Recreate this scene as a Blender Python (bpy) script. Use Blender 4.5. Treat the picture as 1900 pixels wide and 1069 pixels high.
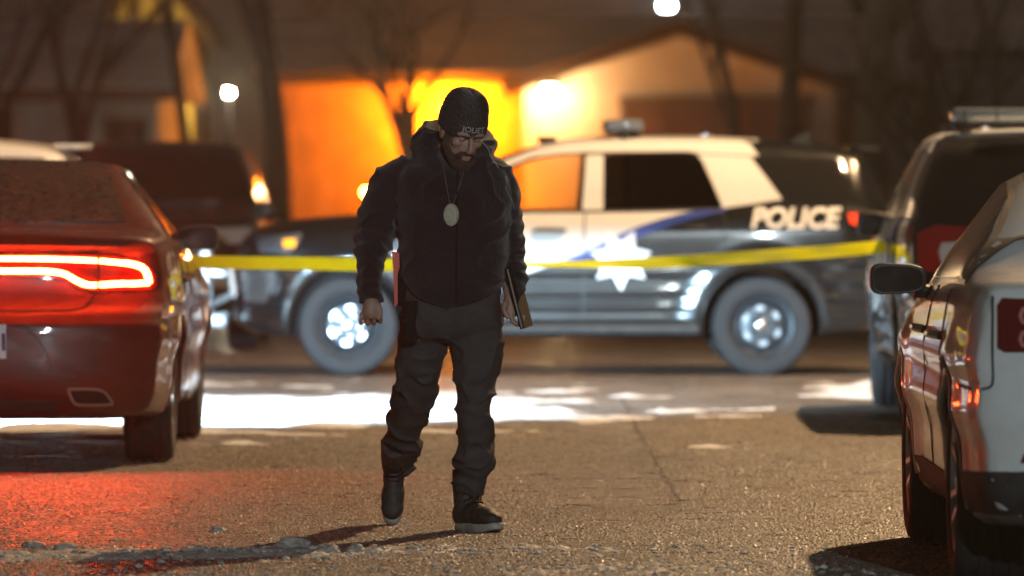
import bpy, bmesh, math, random
import numpy as np
from mathutils import Vector, Matrix, noise
from mathutils.bvhtree import BVHTree
from mathutils.geometry import delaunay_2d_cdt

for o in list(bpy.data.objects):
    bpy.data.objects.remove(o)
SC = bpy.context.scene
COL = SC.collection
R = math.radians

# ------------------------------------------------------------------ camera
F = 13000.0            # focal length in photo pixels (long telephoto)
CAMH = 1.46
cam_d = bpy.data.cameras.new('camera')
cam = bpy.data.objects.new('camera', cam_d)
COL.objects.link(cam)
cam.location = (0, 0, CAMH)
cam.rotation_euler = (R(90) - math.atan(219.5 / F), 0, 0)
cam_d.sensor_width = 36
cam_d.lens = F / 1900 * 36
cam_d.clip_start = 0.5
cam_d.clip_end = 2000
cam_d.dof.use_dof = True
cam_d.dof.focus_distance = 28.2
cam_d.dof.aperture_fstop = cam_d.lens / 75.0
cam_d.dof.aperture_blades = 0
SC.camera = cam

# ------------------------------------------------------------------ world: night sky with a town's glow
world = bpy.data.worlds.new('World')
SC.world = world
world.use_nodes = True
wn = world.node_tree.nodes
wl = world.node_tree.links
wn.clear()
wo = wn.new('ShaderNodeOutputWorld')
sky = wn.new('ShaderNodeTexSky')
sky.sky_type = 'NISHITA'
sky.sun_disc = False
sky.sun_elevation = R(-6)
sky.sun_rotation = R(200)
b1 = wn.new('ShaderNodeBackground')
b1.inputs['Strength'].default_value = 0.02
wl.new(sky.outputs[0], b1.inputs['Color'])
b2 = wn.new('ShaderNodeBackground')
b2.inputs['Color'].default_value = (1.0, 0.70, 0.52, 1)
b2.inputs['Strength'].default_value = 0.022
ad = wn.new('ShaderNodeAddShader')
wl.new(b1.outputs[0], ad.inputs[0])
wl.new(b2.outputs[0], ad.inputs[1])
wl.new(ad.outputs[0], wo.inputs['Surface'])

SC.view_settings.view_transform = 'Standard'
SC.view_settings.look = 'None'
SC.view_settings.exposure = 0.22
SC.view_settings.gamma = 1.0
SC.view_settings.use_curve_mapping = False
SC.render.engine = 'CYCLES'
cy = SC.cycles
cy.use_denoising = True
try:
    cy.denoiser = 'OPENIMAGEDENOISE'
except Exception:
    pass
cy.max_bounces = 6
cy.diffuse_bounces = 2
cy.glossy_bounces = 3
cy.transmission_bounces = 4
cy.transparent_max_bounces = 12
cy.volume_bounces = 0
cy.caustics_reflective = False
cy.caustics_refractive = False
cy.sample_clamp_indirect = 4
cy.use_adaptive_sampling = False


# ------------------------------------------------------------------ helpers
def at(px, py, D):
    """photo pixel + distance -> world point"""
    return Vector(((px - 950) / F * D, D, CAMH + (315 - py) / F * D))


def tag(o, label=None, cat=None, group=None, kind=None):
    if label:
        o['label'] = label
    if cat:
        o['category'] = cat
    if group:
        o['group'] = group
    if kind:
        o['kind'] = kind
    return o


def empty(name, loc=(0, 0, 0), rz=0.0, parent=None):
    o = bpy.data.objects.new(name, None)
    COL.objects.link(o)
    o.location = loc
    o.rotation_euler = (0, 0, rz)
    o.empty_display_size = 0.2
    if parent:
        o.parent = parent
    return o


def link(name, me, mat=None, parent=None, smooth=True, angle=None):
    o = bpy.data.objects.new(name, me)
    COL.objects.link(o)
    if mat:
        me.materials.clear()
        for m in (mat if isinstance(mat, (list, tuple)) else [mat]):
            me.materials.append(m)
    if smooth:
        me.polygons.foreach_set('use_smooth', [True] * len(me.polygons))
        if angle:
            me.set_sharp_from_angle(angle=R(angle))
    if parent:
        o.parent = parent
    return o


def mk(name, vs, fs, mat=None, parent=None, smooth=True, angle=40):
    me = bpy.data.meshes.new(name)
    me.from_pydata([tuple(v) for v in vs], [], fs)
    me.update()
    return link(name, me, mat, parent, smooth, angle)


class MB:
    """collects shapes into one mesh"""
    def __init__(self):
        self.v = []
        self.f = []

    def add(self, vs, fs, M=None):
        n = len(self.v)
        self.v += [tuple(M @ Vector(p)) if M else tuple(p) for p in vs]
        self.f += [tuple(i + n for i in f) for f in fs]
        return self

    def box(self, c, s, b=0.0, M=None):
        bm = bmesh.new()
        bmesh.ops.create_cube(bm, size=1)
        for v in bm.verts:
            v.co = Vector((v.co.x * s[0], v.co.y * s[1], v.co.z * s[2]))
        if b > 0:
            bmesh.ops.bevel(bm, geom=bm.edges[:], offset=b, segments=2, affect='EDGES', profile=0.5)
        bm.verts.index_update()
        vs = [v.co + Vector(c) for v in bm.verts]
        fs = [tuple(v.index for v in f.verts) for f in bm.faces]
        bm.free()
        return self.add(vs, fs, M)

    def prism(self, poly, d0, d1, axis='y', M=None):
        """polygon (a,b) extruded along an axis"""
        n = len(poly)

        def P(a, b, d):
            return {'y': (a, d, b), 'x': (d, a, b), 'z': (a, b, d)}[axis]
        vs = [P(a, b, d0) for a, b in poly] + [P(a, b, d1) for a, b in poly]
        fs = [tuple(range(n)), tuple(range(2 * n - 1, n - 1, -1))]
        for i in range(n):
            j = (i + 1) % n
            fs.append((i, i + n, j + n, j))
        return self.add(vs, fs, M)

    def tube(self, pts, rad, seg=8, cap=True, M=None):
        vs, fs = tube_geo(pts, rad, seg, cap)
        return self.add(vs, fs, M)

    def lathe(self, prof, seg=32, axis='z', M=None, close=False):
        vs, fs = [], []
        n = len(prof)
        for k in range(seg):
            a = 2 * math.pi * k / seg
            for r, h in prof:
                p = (r * math.cos(a), r * math.sin(a), h)
                if axis == 'y':
                    p = (p[0], h, p[1])
                if axis == 'x':
                    p = (h, p[0], p[1])
                vs.append(p)
        for k in range(seg):
            k2 = (k + 1) % seg
            for i in range(n - 1 if not close else n):
                j = (i + 1) % n
                fs.append((k * n + i, k * n + j, k2 * n + j, k2 * n + i))
        return self.add(vs, fs, M)

    def build(self, name, mat=None, parent=None, smooth=True, angle=40):
        me = bpy.data.meshes.new(name)
        me.from_pydata(self.v, [], self.f)
        bm = bmesh.new()
        bm.from_mesh(me)
        bmesh.ops.recalc_face_normals(bm, faces=bm.faces[:])
        bm.to_mesh(me)
        bm.free()
        return link(name, me, mat, parent, smooth, angle)


def tube_geo(pts, rad, seg=8, cap=True):
    pts = [Vector(p) for p in pts]
    n = len(pts)
    if not hasattr(rad, '__len__'):
        rad = [rad] * n
    vs, fs = [], []
    up = None
    for i, p in enumerate(pts):
        d = (pts[min(i + 1, n - 1)] - pts[max(i - 1, 0)])
        d = d.normalized() if d.length > 1e-9 else Vector((0, 0, 1))
        if up is None:
            up = Vector((0, 1, 0)) if abs(d.y) < 0.9 else Vector((1, 0, 0))
        s = d.cross(up)
        s = s.normalized() if s.length > 1e-6 else Vector((1, 0, 0))
        u2 = s.cross(d).normalized()
        up = u2
        ra = rad[i] if hasattr(rad[i], '__len__') else (rad[i], rad[i])
        for k in range(seg):
            a = 2 * math.pi * k / seg
            vs.append(p + s * (math.cos(a) * ra[0]) + u2 * (math.sin(a) * ra[1]))
    for i in range(n - 1):
        for k in range(seg):
            k2 = (k + 1) % seg
            fs.append((i * seg + k, i * seg + k2, (i + 1) * seg + k2, (i + 1) * seg + k))
    if cap:
        fs.append(tuple(range(seg - 1, -1, -1)))
        fs.append(tuple((n - 1) * seg + k for k in range(seg)))
    return vs, fs


def catmull(P, sub=6):
    """smooth path through rows of numbers"""
    P = np.array(P, float)
    out = []
    n = len(P)
    for i in range(n - 1):
        p0, p1, p2, p3 = P[max(i - 1, 0)], P[i], P[i + 1], P[min(i + 2, n - 1)]
        for k in range(sub):
            t = k / sub
            out.append(0.5 * ((2 * p1) + (-p0 + p2) * t + (2 * p0 - 5 * p1 + 4 * p2 - p3) * t * t
                              + (-p0 + 3 * p1 - 3 * p2 + p3) * t ** 3))
    out.append(P[-1])
    return np.array(out)


def pchip(xs, ys):
    o = np.argsort(xs)
    xs = np.array(xs, float)[o]
    ys = np.array(ys, float)[o]
    h = np.diff(xs)
    d = np.diff(ys) / h
    m = np.zeros(len(xs))
    m[0], m[-1] = d[0], d[-1]
    for i in range(1, len(xs) - 1):
        if d[i - 1] * d[i] > 0:
            w1, w2 = 2 * h[i] + h[i - 1], h[i] + 2 * h[i - 1]
            m[i] = (w1 + w2) / (w1 / d[i - 1] + w2 / d[i])

    def f(x):
        x = min(max(x, xs[0]), xs[-1])
        i = min(max(int(np.searchsorted(xs, x)) - 1, 0), len(xs) - 2)
        t = (x - xs[i]) / h[i]
        return ((2 * t ** 3 - 3 * t * t + 1) * ys[i] + (t ** 3 - 2 * t * t + t) * h[i] * m[i]
                + (-2 * t ** 3 + 3 * t * t) * ys[i + 1] + (t ** 3 - t * t) * h[i] * m[i + 1])
    return f


# ------------------------------------------------------------------ materials
def newmat(name):
    m = bpy.data.materials.new(name)
    m.use_nodes = True
    return m, m.node_tree.nodes, m.node_tree.links, m.node_tree.nodes['Principled BSDF']


def mat(name, col, rough=0.6, metal=0.0, coat=0.0, emit=None, es=0.0, bump=0.0, bscale=40.0,
        vary=0.0, vscale=6.0, trans=0.0, alpha=1.0, dirt=None, dscale=5.0, damt=0.5, spec=None, sheen=0.0):
    m, N, L, p = newmat(name)
    p.inputs['Base Color'].default_value = (*col, 1)
    p.inputs['Roughness'].default_value = rough
    p.inputs['Metallic'].default_value = metal
    p.inputs['Coat Weight'].default_value = coat
    p.inputs['Coat Roughness'].default_value = 0.06
    if spec is not None:
        p.inputs['Specular IOR Level'].default_value = spec
    if sheen:
        p.inputs['Sheen Weight'].default_value = sheen
        p.inputs['Sheen Roughness'].default_value = 0.5
    if trans:
        p.inputs['Transmission Weight'].default_value = trans
    p.inputs['Alpha'].default_value = alpha
    if emit:
        p.inputs['Emission Color'].default_value = (*emit, 1)
        p.inputs['Emission Strength'].default_value = es
    tc = None
    if bump or vary or dirt:
        tc = N.new('ShaderNodeTexCoord')
    if bump:
        nz = N.new('ShaderNodeTexNoise')
        nz.inputs['Scale'].default_value = bscale
        nz.inputs['Detail'].default_value = 6
        L.new(tc.outputs['Object'], nz.inputs['Vector'])
        bp = N.new('ShaderNodeBump')
        bp.inputs['Strength'].default_value = bump
        bp.inputs['Distance'].default_value = 0.01
        L.new(nz.outputs['Fac'], bp.inputs['Height'])
        L.new(bp.outputs['Normal'], p.inputs['Normal'])
    src = None
    if vary:
        nz = N.new('ShaderNodeTexNoise')
        nz.inputs['Scale'].default_value = vscale
        nz.inputs['Detail'].default_value = 8
        L.new(tc.outputs['Object'], nz.inputs['Vector'])
        mr = N.new('ShaderNodeMapRange')
        mr.inputs['From Min'].default_value = 0.3
        mr.inputs['From Max'].default_value = 0.7
        mr.inputs['To Min'].default_value = 1 - vary
        mr.inputs['To Max'].default_value = 1 + vary
        L.new(nz.outputs['Fac'], mr.inputs['Value'])
        mx = N.new('ShaderNodeMix')
        mx.data_type = 'RGBA'
        mx.blend_type = 'MULTIPLY'
        mx.inputs['Factor'].default_value = 1
        mx.inputs['A'].default_value = (*col, 1)
        L.new(mr.outputs['Result'], mx.inputs['B'])
        src = mx.outputs['Result']
        L.new(src, p.inputs['Base Color'])
    if dirt:
        nz = N.new('ShaderNodeTexNoise')
        nz.inputs['Scale'].default_value = dscale
        nz.inputs['Detail'].default_value = 10
        nz.inputs['Roughness'].default_value = 0.7
        L.new(tc.outputs['Object'], nz.inputs['Vector'])
        mr = N.new('ShaderNodeMapRange')
        mr.inputs['From Min'].default_value = 0.42
        mr.inputs['From Max'].default_value = 0.75
        mr.inputs['To Min'].default_value = 0.12 * damt
        mr.inputs['To Max'].default_value = damt
        L.new(nz.outputs['Fac'], mr.inputs['Value'])
        mx = N.new('ShaderNodeMix')
        mx.data_type = 'RGBA'
        L.new(mr.outputs['Result'], mx.inputs['Factor'])
        if src:
            L.new(src, mx.inputs['A'])
        else:
            mx.inputs['A'].default_value = (*col, 1)
        mx.inputs['B'].default_value = (*dirt, 1)
        L.new(mx.outputs['Result'], p.inputs['Base Color'])
        rr = N.new('ShaderNodeMapRange')
        rr.inputs['To Min'].default_value = rough
        rr.inputs['To Max'].default_value = min(1, rough + 0.5)
        L.new(mr.outputs['Result'], rr.inputs['Value'])
        L.new(rr.outputs['Result'], p.inputs['Roughness'])
    return m


def glass_mat(name, tint, gloss_rough=0.03, frost=0.0):
    """tinted window pane: darkened see-through plus a mirror-like coat"""
    m, N, L, p = newmat(name)
    N.remove(p)
    out = [n for n in N if n.type == 'OUTPUT_MATERIAL'][0]
    t = N.new('ShaderNodeBsdfTransparent')
    t.inputs['Color'].default_value = (*tint, 1)
    g = N.new('ShaderNodeBsdfGlossy')
    g.inputs['Roughness'].default_value = gloss_rough
    fr = N.new('ShaderNodeFresnel')
    fr.inputs['IOR'].default_value = 1.5
    mx = N.new('ShaderNodeMixShader')
    L.new(fr.outputs[0], mx.inputs[0])
    L.new(t.outputs[0], mx.inputs[1])
    L.new(g.outputs[0], mx.inputs[2])
    L.new(mx.outputs[0], out.inputs['Surface'])
    return m


M = {}
M['black_paint'] = mat('black_paint', (0.007, 0.0075, 0.008), 0.2, coat=1.0, dirt=(0.05, 0.05, 0.05), dscale=7, damt=0.12)
M['white_paint'] = mat('white_paint', (0.74, 0.73, 0.70), 0.35, coat=0.7, dirt=(0.40, 0.37, 0.33), dscale=6, damt=0.25)
M['silver_paint'] = mat('silver_paint', (0.60, 0.62, 0.62), 0.33, coat=0.8, dirt=(0.32, 0.30, 0.28), dscale=9, damt=0.35)
M['red_paint'] = mat('red_paint', (0.075, 0.008, 0.008), 0.36, coat=0.7, dirt=(0.08, 0.045, 0.04), dscale=10, damt=0.3)
M['blue_decal'] = mat('blue_decal', (0.02, 0.05, 0.30), 0.35, coat=0.3)
M['white_decal'] = mat('white_decal', (0.85, 0.85, 0.84), 0.4)
M['black_trim'] = mat('black_trim', (0.012, 0.012, 0.012), 0.5, bump=0.15, bscale=150)
M['plastic'] = mat('plastic', (0.022, 0.022, 0.022), 0.62, bump=0.3, bscale=260, dirt=(0.12, 0.11, 0.10), dscale=12, damt=0.35)
M['tyre'] = mat('tyre', (0.009, 0.009, 0.010), 0.75, dirt=(0.05, 0.05, 0.05), dscale=14, damt=0.4)
M['steel'] = mat('steel', (0.035, 0.038, 0.042), 0.35, metal=0.5, dirt=(0.09, 0.09, 0.09), dscale=16, damt=0.4)
M['chrome'] = mat('chrome', (0.75, 0.76, 0.78), 0.12, metal=1.0)
M['alloy'] = mat('alloy', (0.42, 0.43, 0.44), 0.3, metal=0.9)
M['well'] = mat('well', (0.006, 0.006, 0.006), 0.9)
M['interior'] = mat('interior', (0.02, 0.019, 0.018), 0.85)
M['dark_glass'] = mat('dark_glass', (0.010, 0.010, 0.010), 0.06, coat=1.0, dirt=(0.05, 0.047, 0.045), dscale=18, damt=0.15)
M['frost_glass'] = mat('frost_glass', (0.022, 0.018, 0.017), 0.22, coat=0.6, dirt=(0.16, 0.14, 0.13), dscale=22, damt=0.45)
M['clear_glass'] = glass_mat('clear_glass', (0.80, 0.80, 0.78))
M['privacy_glass'] = glass_mat('privacy_glass', (0.10, 0.10, 0.10), 0.05)
M['red_lens'] = mat('red_lens', (0.30, 0.012, 0.012), 0.12, coat=1.0)
M['red_lens_dark'] = mat('red_lens_dark', (0.10, 0.006, 0.008), 0.12, coat=1.0)
M['pink_lens'] = mat('pink_lens', (0.42, 0.16, 0.16), 0.15, coat=1.0)
M['white_lens'] = mat('white_lens', (0.62, 0.60, 0.60), 0.15, coat=1.0)
M['amber_lens'] = mat('amber_lens', (0.6, 0.25, 0.02), 0.2, emit=(1.0, 0.42, 0.02), es=1.6)
M['red_led'] = mat('red_led', (0.6, 0.02, 0.01), 0.3, emit=(1.0, 0.055, 0.010), es=190.0)
M['red_lit'] = mat('red_lit', (0.6, 0.02, 0.01), 0.3, emit=(1.0, 0.06, 0.01), es=1.2)
M['head_led'] = mat('head_led', (0.8, 0.8, 0.8), 0.3, emit=(0.85, 0.93, 1.0), es=8.0)
M['plate'] = mat('plate', (0.70, 0.74, 0.80), 0.4)
M['plate_ink'] = mat('plate_ink', (0.02, 0.03, 0.16), 0.4)


def tape_material():
    """thin yellow plastic film, lit from either side"""
    m, N, L, p = newmat('tape')
    out = [n for n in N if n.type == 'OUTPUT_MATERIAL'][0]
    p.inputs['Base Color'].default_value = (0.90, 0.88, 0.012, 1)
    p.inputs['Roughness'].default_value = 0.4
    t = N.new('ShaderNodeBsdfTranslucent')
    t.inputs['Color'].default_value = (0.90, 0.88, 0.012, 1)
    mx = N.new('ShaderNodeMixShader')
    mx.inputs[0].default_value = 0.55
    L.new(p.outputs[0], mx.inputs[1])
    L.new(t.outputs[0], mx.inputs[2])
    L.new(mx.outputs[0], out.inputs['Surface'])
    return m


M['tape'] = tape_material()
M['snow'] = mat('snow', (0.66, 0.68, 0.70), 0.55, bump=0.6, bscale=30, dirt=(0.24, 0.20, 0.16), dscale=2.2, damt=0.7)
M['dirty_snow'] = mat('dirty_snow', (0.55, 0.52, 0.48), 0.5, bump=0.8, bscale=60, dirt=(0.12, 0.10, 0.085), dscale=9, damt=0.9)
M['bark'] = mat('bark', (0.075, 0.058, 0.045), 0.9, bump=0.8, bscale=12, vary=0.35, vscale=5)
M['pale_bark'] = mat('pale_bark', (0.24, 0.20, 0.15), 0.9, bump=0.6, bscale=12, vary=0.3, vscale=4)
M['siding'] = mat('siding', (0.46, 0.38, 0.30), 0.8, vary=0.1, vscale=2)
M['siding_grey'] = mat('siding_grey', (0.34, 0.33, 0.33), 0.8, vary=0.15, vscale=2)
M['siding_yellow'] = mat('siding_yellow', (0.58, 0.45, 0.14), 0.8, vary=0.25, vscale=1.2)
M['brick_wall'] = mat('brick_wall', (0.30, 0.17, 0.11), 0.85, vary=0.25, vscale=3)
M['roof_snow'] = mat('roof_snow', (0.74, 0.73, 0.74), 0.8, vary=0.2, vscale=0.8)
M['roof_dark'] = mat('roof_dark', (0.09, 0.07, 0.06), 0.85, vary=0.2, vscale=2)
M['garage_door'] = mat('garage_door', (0.12, 0.055, 0.035), 0.6, vary=0.15, vscale=3)
M['trim'] = mat('trim', (0.10, 0.06, 0.04), 0.7)
M['lamp_metal'] = mat('lamp_metal', (0.05, 0.05, 0.05), 0.5, metal=0.6)
M['lawn'] = mat('lawn', (0.30, 0.29, 0.28), 0.9, bump=0.6, bscale=3, vary=0.4, vscale=0.6)


# ------------------------------------------------------------------ street lamp (out of the frame, lights the street)
def emit_mat(name, col, strength):
    return mat(name, (0.8, 0.8, 0.8), 0.4, emit=col, es=strength)


def point_light(name, loc, col, watts, radius=0.1, spot=None, direction=None, parent=None, blend=0.5):
    d = bpy.data.lights.new(name, 'SPOT' if spot else 'POINT')
    d.energy = watts
    d.color = col
    d.shadow_soft_size = radius
    o = bpy.data.objects.new(name, d)
    COL.objects.link(o)
    o.location = loc
    if spot:
        d.spot_size = R(spot)
        d.spot_blend = blend
        o.rotation_euler = Vector(direction).to_track_quat('-Z', 'Y').to_euler()
    if parent:
        o.parent = parent
    return o


def street_lamp(loc, h, arm, col, watts, label, es=40, group=None, aim=(0, 0, -1), lens_h=.03):
    """post + arm + head, lens facing down; arm = (dx,dy)"""
    e = empty('street_lamp', loc)
    tag(e, label, 'street lamp', group)
    MB().tube([(0, 0, 0), (0, 0, 0.5), (0, 0, h)], [0.11, 0.085, 0.055], 12).build('post', M['lamp_metal'], e)
    a = Vector((arm[0], arm[1], 0))
    MB().tube([(0, 0, h - 0.1), a * 0.4 + Vector((0, 0, h + 0.35)), a * 0.9 + Vector((0, 0, h + 0.45))], 0.035, 8).build('arm', M['lamp_metal'], e)
    c = a + Vector((0, 0, h + 0.43))
    ang = math.atan2(arm[1], arm[0])
    Mx = Matrix.Translation(c) @ Matrix.Rotation(ang, 4, 'Z')
    MB().box((0, 0, 0.03), (0.6, 0.26, 0.09), 0.03, Mx).build('lamp_head', M['lamp_metal'], e)
    MB().box((0.02, 0, -0.015 - lens_h / 2), (0.42, 0.2, lens_h), 0.01, Mx).build('lens', emit_mat('street_lens', col, es), e)
    point_light('lamp_light', c - Vector((0, 0, 0.11 + lens_h)), col, watts, 0.12, spot=150, direction=aim, parent=e, blend=.6)
    return e


# ------------------------------------------------------------------ ground
def road_material():
    m, N, L, p = newmat('asphalt')
    tc = N.new('ShaderNodeTexCoord')

    def nz(scale, det=6, rough=0.6, vec=None):
        n = N.new('ShaderNodeTexNoise')
        n.inputs['Scale'].default_value = scale
        n.inputs['Detail'].default_value = det
        n.inputs['Roughness'].default_value = rough
        L.new(vec or tc.outputs['Object'], n.inputs['Vector'])
        return n.outputs['Fac']

    def ramp(src, a, b, lo, hi):
        r = N.new('ShaderNodeMapRange')
        r.inputs['From Min'].default_value = a
        r.inputs['From Max'].default_value = b
        r.inputs['To Min'].default_value = lo
        r.inputs['To Max'].default_value = hi
        L.new(src, r.inputs['Value'])
        return r.outputs['Result']
    # aggregate: small stones of differing tone
    vo = N.new('ShaderNodeTexVoronoi')
    vo.inputs['Scale'].default_value = 70
    L.new(tc.outputs['Object'], vo.inputs['Vector'])
    sep = N.new('ShaderNodeSeparateColor')
    L.new(vo.outputs['Color'], sep.inputs['Color'])
    cr = N.new('ShaderNodeValToRGB')
    cr.color_ramp.elements[0].position = 0.15
    cr.color_ramp.elements[0].color = (0.060, 0.051, 0.044, 1)
    cr.color_ramp.elements[1].position = 0.95
    cr.color_ramp.elements[1].color = (0.24, 0.20, 0.17, 1)
    L.new(sep.outputs['Red'], cr.inputs['Fac'])
    # salt and frost film in drifts
    film = ramp(nz(0.55, 8, 0.62), 0.42, 0.68, 0.0, 0.55)
    mx = N.new('ShaderNodeMix')
    mx.data_type = 'RGBA'
    L.new(film, mx.inputs['Factor'])
    L.new(cr.outputs['Color'], mx.inputs['A'])
    mx.inputs['B'].default_value = (0.28, 0.25, 0.22, 1)
    wide = ramp(nz(2.3, 8, 0.65), 0.3, 0.7, 0.6, 1.35)
    m2 = N.new('ShaderNodeMix')
    m2.data_type = 'RGBA'
    m2.blend_type = 'MULTIPLY'
    m2.inputs['Factor'].default_value = 1
    L.new(mx.outputs['Result'], m2.inputs['A'])
    L.new(wide, m2.inputs['B'])
    L.new(m2.outputs['Result'], p.inputs['Base Color'])
    L.new(ramp(nz(3.1, 6), 0.35, 0.65, 0.22, 0.55), p.inputs['Roughness'])
    p.inputs['Specular IOR Level'].default_value = 0.6
    # relief
    b1 = N.new('ShaderNodeBump')
    b1.inputs['Strength'].default_value = 0.9
    b1.inputs['Distance'].default_value = 0.012
    L.new(vo.outputs['Distance'], b1.inputs['Height'])
    b2 = N.new('ShaderNodeBump')
    b2.inputs['Strength'].default_value = 0.8
    b2.inputs['Distance'].default_value = 0.02
    L.new(nz(34, 8, 0.7), b2.inputs['Height'])
    L.new(b1.outputs['Normal'], b2.inputs['Normal'])
    b3 = N.new('ShaderNodeBump')
    b3.inputs['Strength'].default_value = 0.35
    b3.inputs['Distance'].default_value = 0.06
    L.new(nz(4.5, 4), b3.inputs['Height'])
    L.new(b2.outputs['Normal'], b3.inputs['Normal'])
    L.new(b3.outputs['Normal'], p.inputs['Normal'])
    return m


M['asphalt'] = road_material()
g = mk('ground', [(-400, -60, -0.02), (400, -60, -0.02), (400, 900, -0.02), (-400, 900, -0.02)], [(0, 1, 2, 3)], M['lawn'], smooth=False)
tag(g, kind='structure')
road = mk('road', [(-9, -40, 0), (9, -40, 0), (9, 84, 0), (-9, 84, 0)], [(0, 1, 2, 3)], M['asphalt'], smooth=False)
tag(road, kind='structure')


def ribbon(name, pts, w, z, m, parent):
    vs, fs = [], []
    for i, p in enumerate(pts):
        a = Vector(pts[max(i - 1, 0)])
        b = Vector(pts[min(i + 1, len(pts) - 1)])
        d = (b - a).normalized()
        s = Vector((-d.y, d.x))
        ww = w * random.uniform(0.6, 1.4)
        vs += [(p[0] + s.x * ww, p[1] + s.y * ww, z), (p[0] - s.x * ww, p[1] - s.y * ww, z)]
    for i in range(len(pts) - 1):
        fs.append((2 * i, 2 * i + 1, 2 * i + 3, 2 * i + 2))
    return mk(name, vs, fs, m, parent, smooth=False)


random.seed(5)
M['crack'] = mat('crack', (0.05, 0.044, 0.04), 0.8)
cp = []
for k in range(40):
    t = k / 39
    px, py = 1150 + 110 * t, 740 + 190 * t
    D = F * CAMH / (py - 315)
    cp.append(((px - 950) / F * D + random.uniform(-0.012, 0.012), D))
ribbon('road_crack', cp, 0.007, 0.004, M['crack'], road)
cp = [(x, 48.0 + 0.12 * math.sin(x * 1.3) + random.uniform(-.03, .03)) for x in np.linspace(-6, 8, 40)]
ribbon('road_crack', cp, 0.03, 0.004, M['crack'], road)


# ------------------------------------------------------------------ snow left on the street
def snow_field(name, x0, x1, y0, y1, step, hf, m, label=None):
    nx, ny = int((x1 - x0) / step[0]) + 1, int((y1 - y0) / step[1]) + 1
    vs, hs = [], []
    for j in range(ny):
        for i in range(nx):
            x = x0 + (x1 - x0) * i / (nx - 1)
            y = y0 + (y1 - y0) * j / (ny - 1)
            h = hf(x, y)
            vs.append((x, y, h))
            hs.append(h)
    fs = []
    for j in range(ny - 1):
        for i in range(nx - 1):
            q = (j * nx + i, j * nx + i + 1, (j + 1) * nx + i + 1, (j + 1) * nx + i)
            if max(hs[k] for k in q) > 0.001:
                fs.append(q)
    o = mk(name, vs, fs, m, None, True, 180)
    tag(o, label, 'snow', kind='stuff')
    return o


def n3(x, y, s, seed=0.0):
    return noise.fractal(Vector((x * s, y * s, seed)), 1.0, 2.0, 5)


def blob(x, y, cx, cy, rx, ry):
    return math.exp(-(((x - cx) / rx) ** 2 + ((y - cy) / ry) ** 2))


def h_front(x, y):      # packed snow in the sedan's headlights
    m = 1.25 * blob(x, y, -2.6, 42.2, 2.6, 2.2) + 0.8 * blob(x, y, -0.9, 43.2, 1.1, 1.6) + 0.7 * blob(x, y, -2.4, 47.9, 0.75, 0.45)
    m += 0.35 * blob(x, y, -3.5, 38.5, 2, 1.6)
    return 0.05 * (m - 0.50 + 0.85 * n3(x, y, 1.3, 3)) + 0.016 * n3(x, y, 6, 9)


def h_right(x, y):
    m = 1.2 * blob(x, y, 2.55, 45.8, 0.55, 1.6) + 1.3 * blob(x, y, 5.2, 44, 1.2, 8)
    return 0.09 * (m - 0.45 + 0.5 * n3(x, y, 1.3, 8)) + 0.012 * n3(x, y, 6, 2)


def h_near(x, y):       # broken crust ridge close to the camera
    m = blob(x, y, -1.75, 26.45, 0.75, 0.42) + 0.75 * blob(x, y, -0.9, 26.6, 0.42, 0.30) + 0.55 * blob(x, y, -0.1, 26.9, 0.9, 0.25) \
        + 0.5 * blob(x, y, 0.4, 25.6, 0.8, 0.4)
    return 0.022 * (m - 0.62 + 0.75 * n3(x, y, 5.0, 1)) + 0.012 * n3(x, y, 24, 6)


snow_field('snow', -7, 1.6, 36.5, 49.2, (0.07, 0.07), h_front, M['snow'], 'packed white snow lit by headlights ahead of the red sedan')
snow_field('snow', 1.6, 7, 36, 52, (0.09, 0.09), h_right, M['snow'], 'grey snow bank beside the tyres of the parked police vehicle')
snow_field('snow', -2.6, 1.4, 25.0, 27.6, (0.016, 0.02), h_near, M['dirty_snow'], 'dirty broken snow crust on the road in front of the walking man')
random.seed(11)
for px, py, r in ((545, 1018, 0.042), (520, 1022, 0.024), (405, 987, 0.022), (62, 1016, 0.026), (345, 1023, 0.016), (548, 818, 0.014), (1232, 886, 0.012), (120, 1022, 0.03), (610, 1028, 0.03), (660, 1024, 0.025)):
    D = F * CAMH / (py - 315)
    c = Vector(((px - 950) / F * D, D, 0))
    bm = bmesh.new()
    bmesh.ops.create_icosphere(bm, subdivisions=3, radius=1)
    for v in bm.verts:
        k = 1 + 0.45 * noise.fractal(v.co * 1.7 + c * 3, 1, 2, 4)
        v.co = Vector((v.co.x * r * 1.5 * k, v.co.y * r * 1.6 * k, max(v.co.z, -0.35) * r * 0.8 * k + r * 0.2))
    me = bpy.data.meshes.new('snow_clump')
    bm.to_mesh(me)
    bm.free()
    o = link('snow_clump', me, M['dirty_snow'])
    o.location = c
    tag(o, 'small frozen lump of dirty snow lying on the asphalt', 'snow clump', 'snow clumps on the road')

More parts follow.
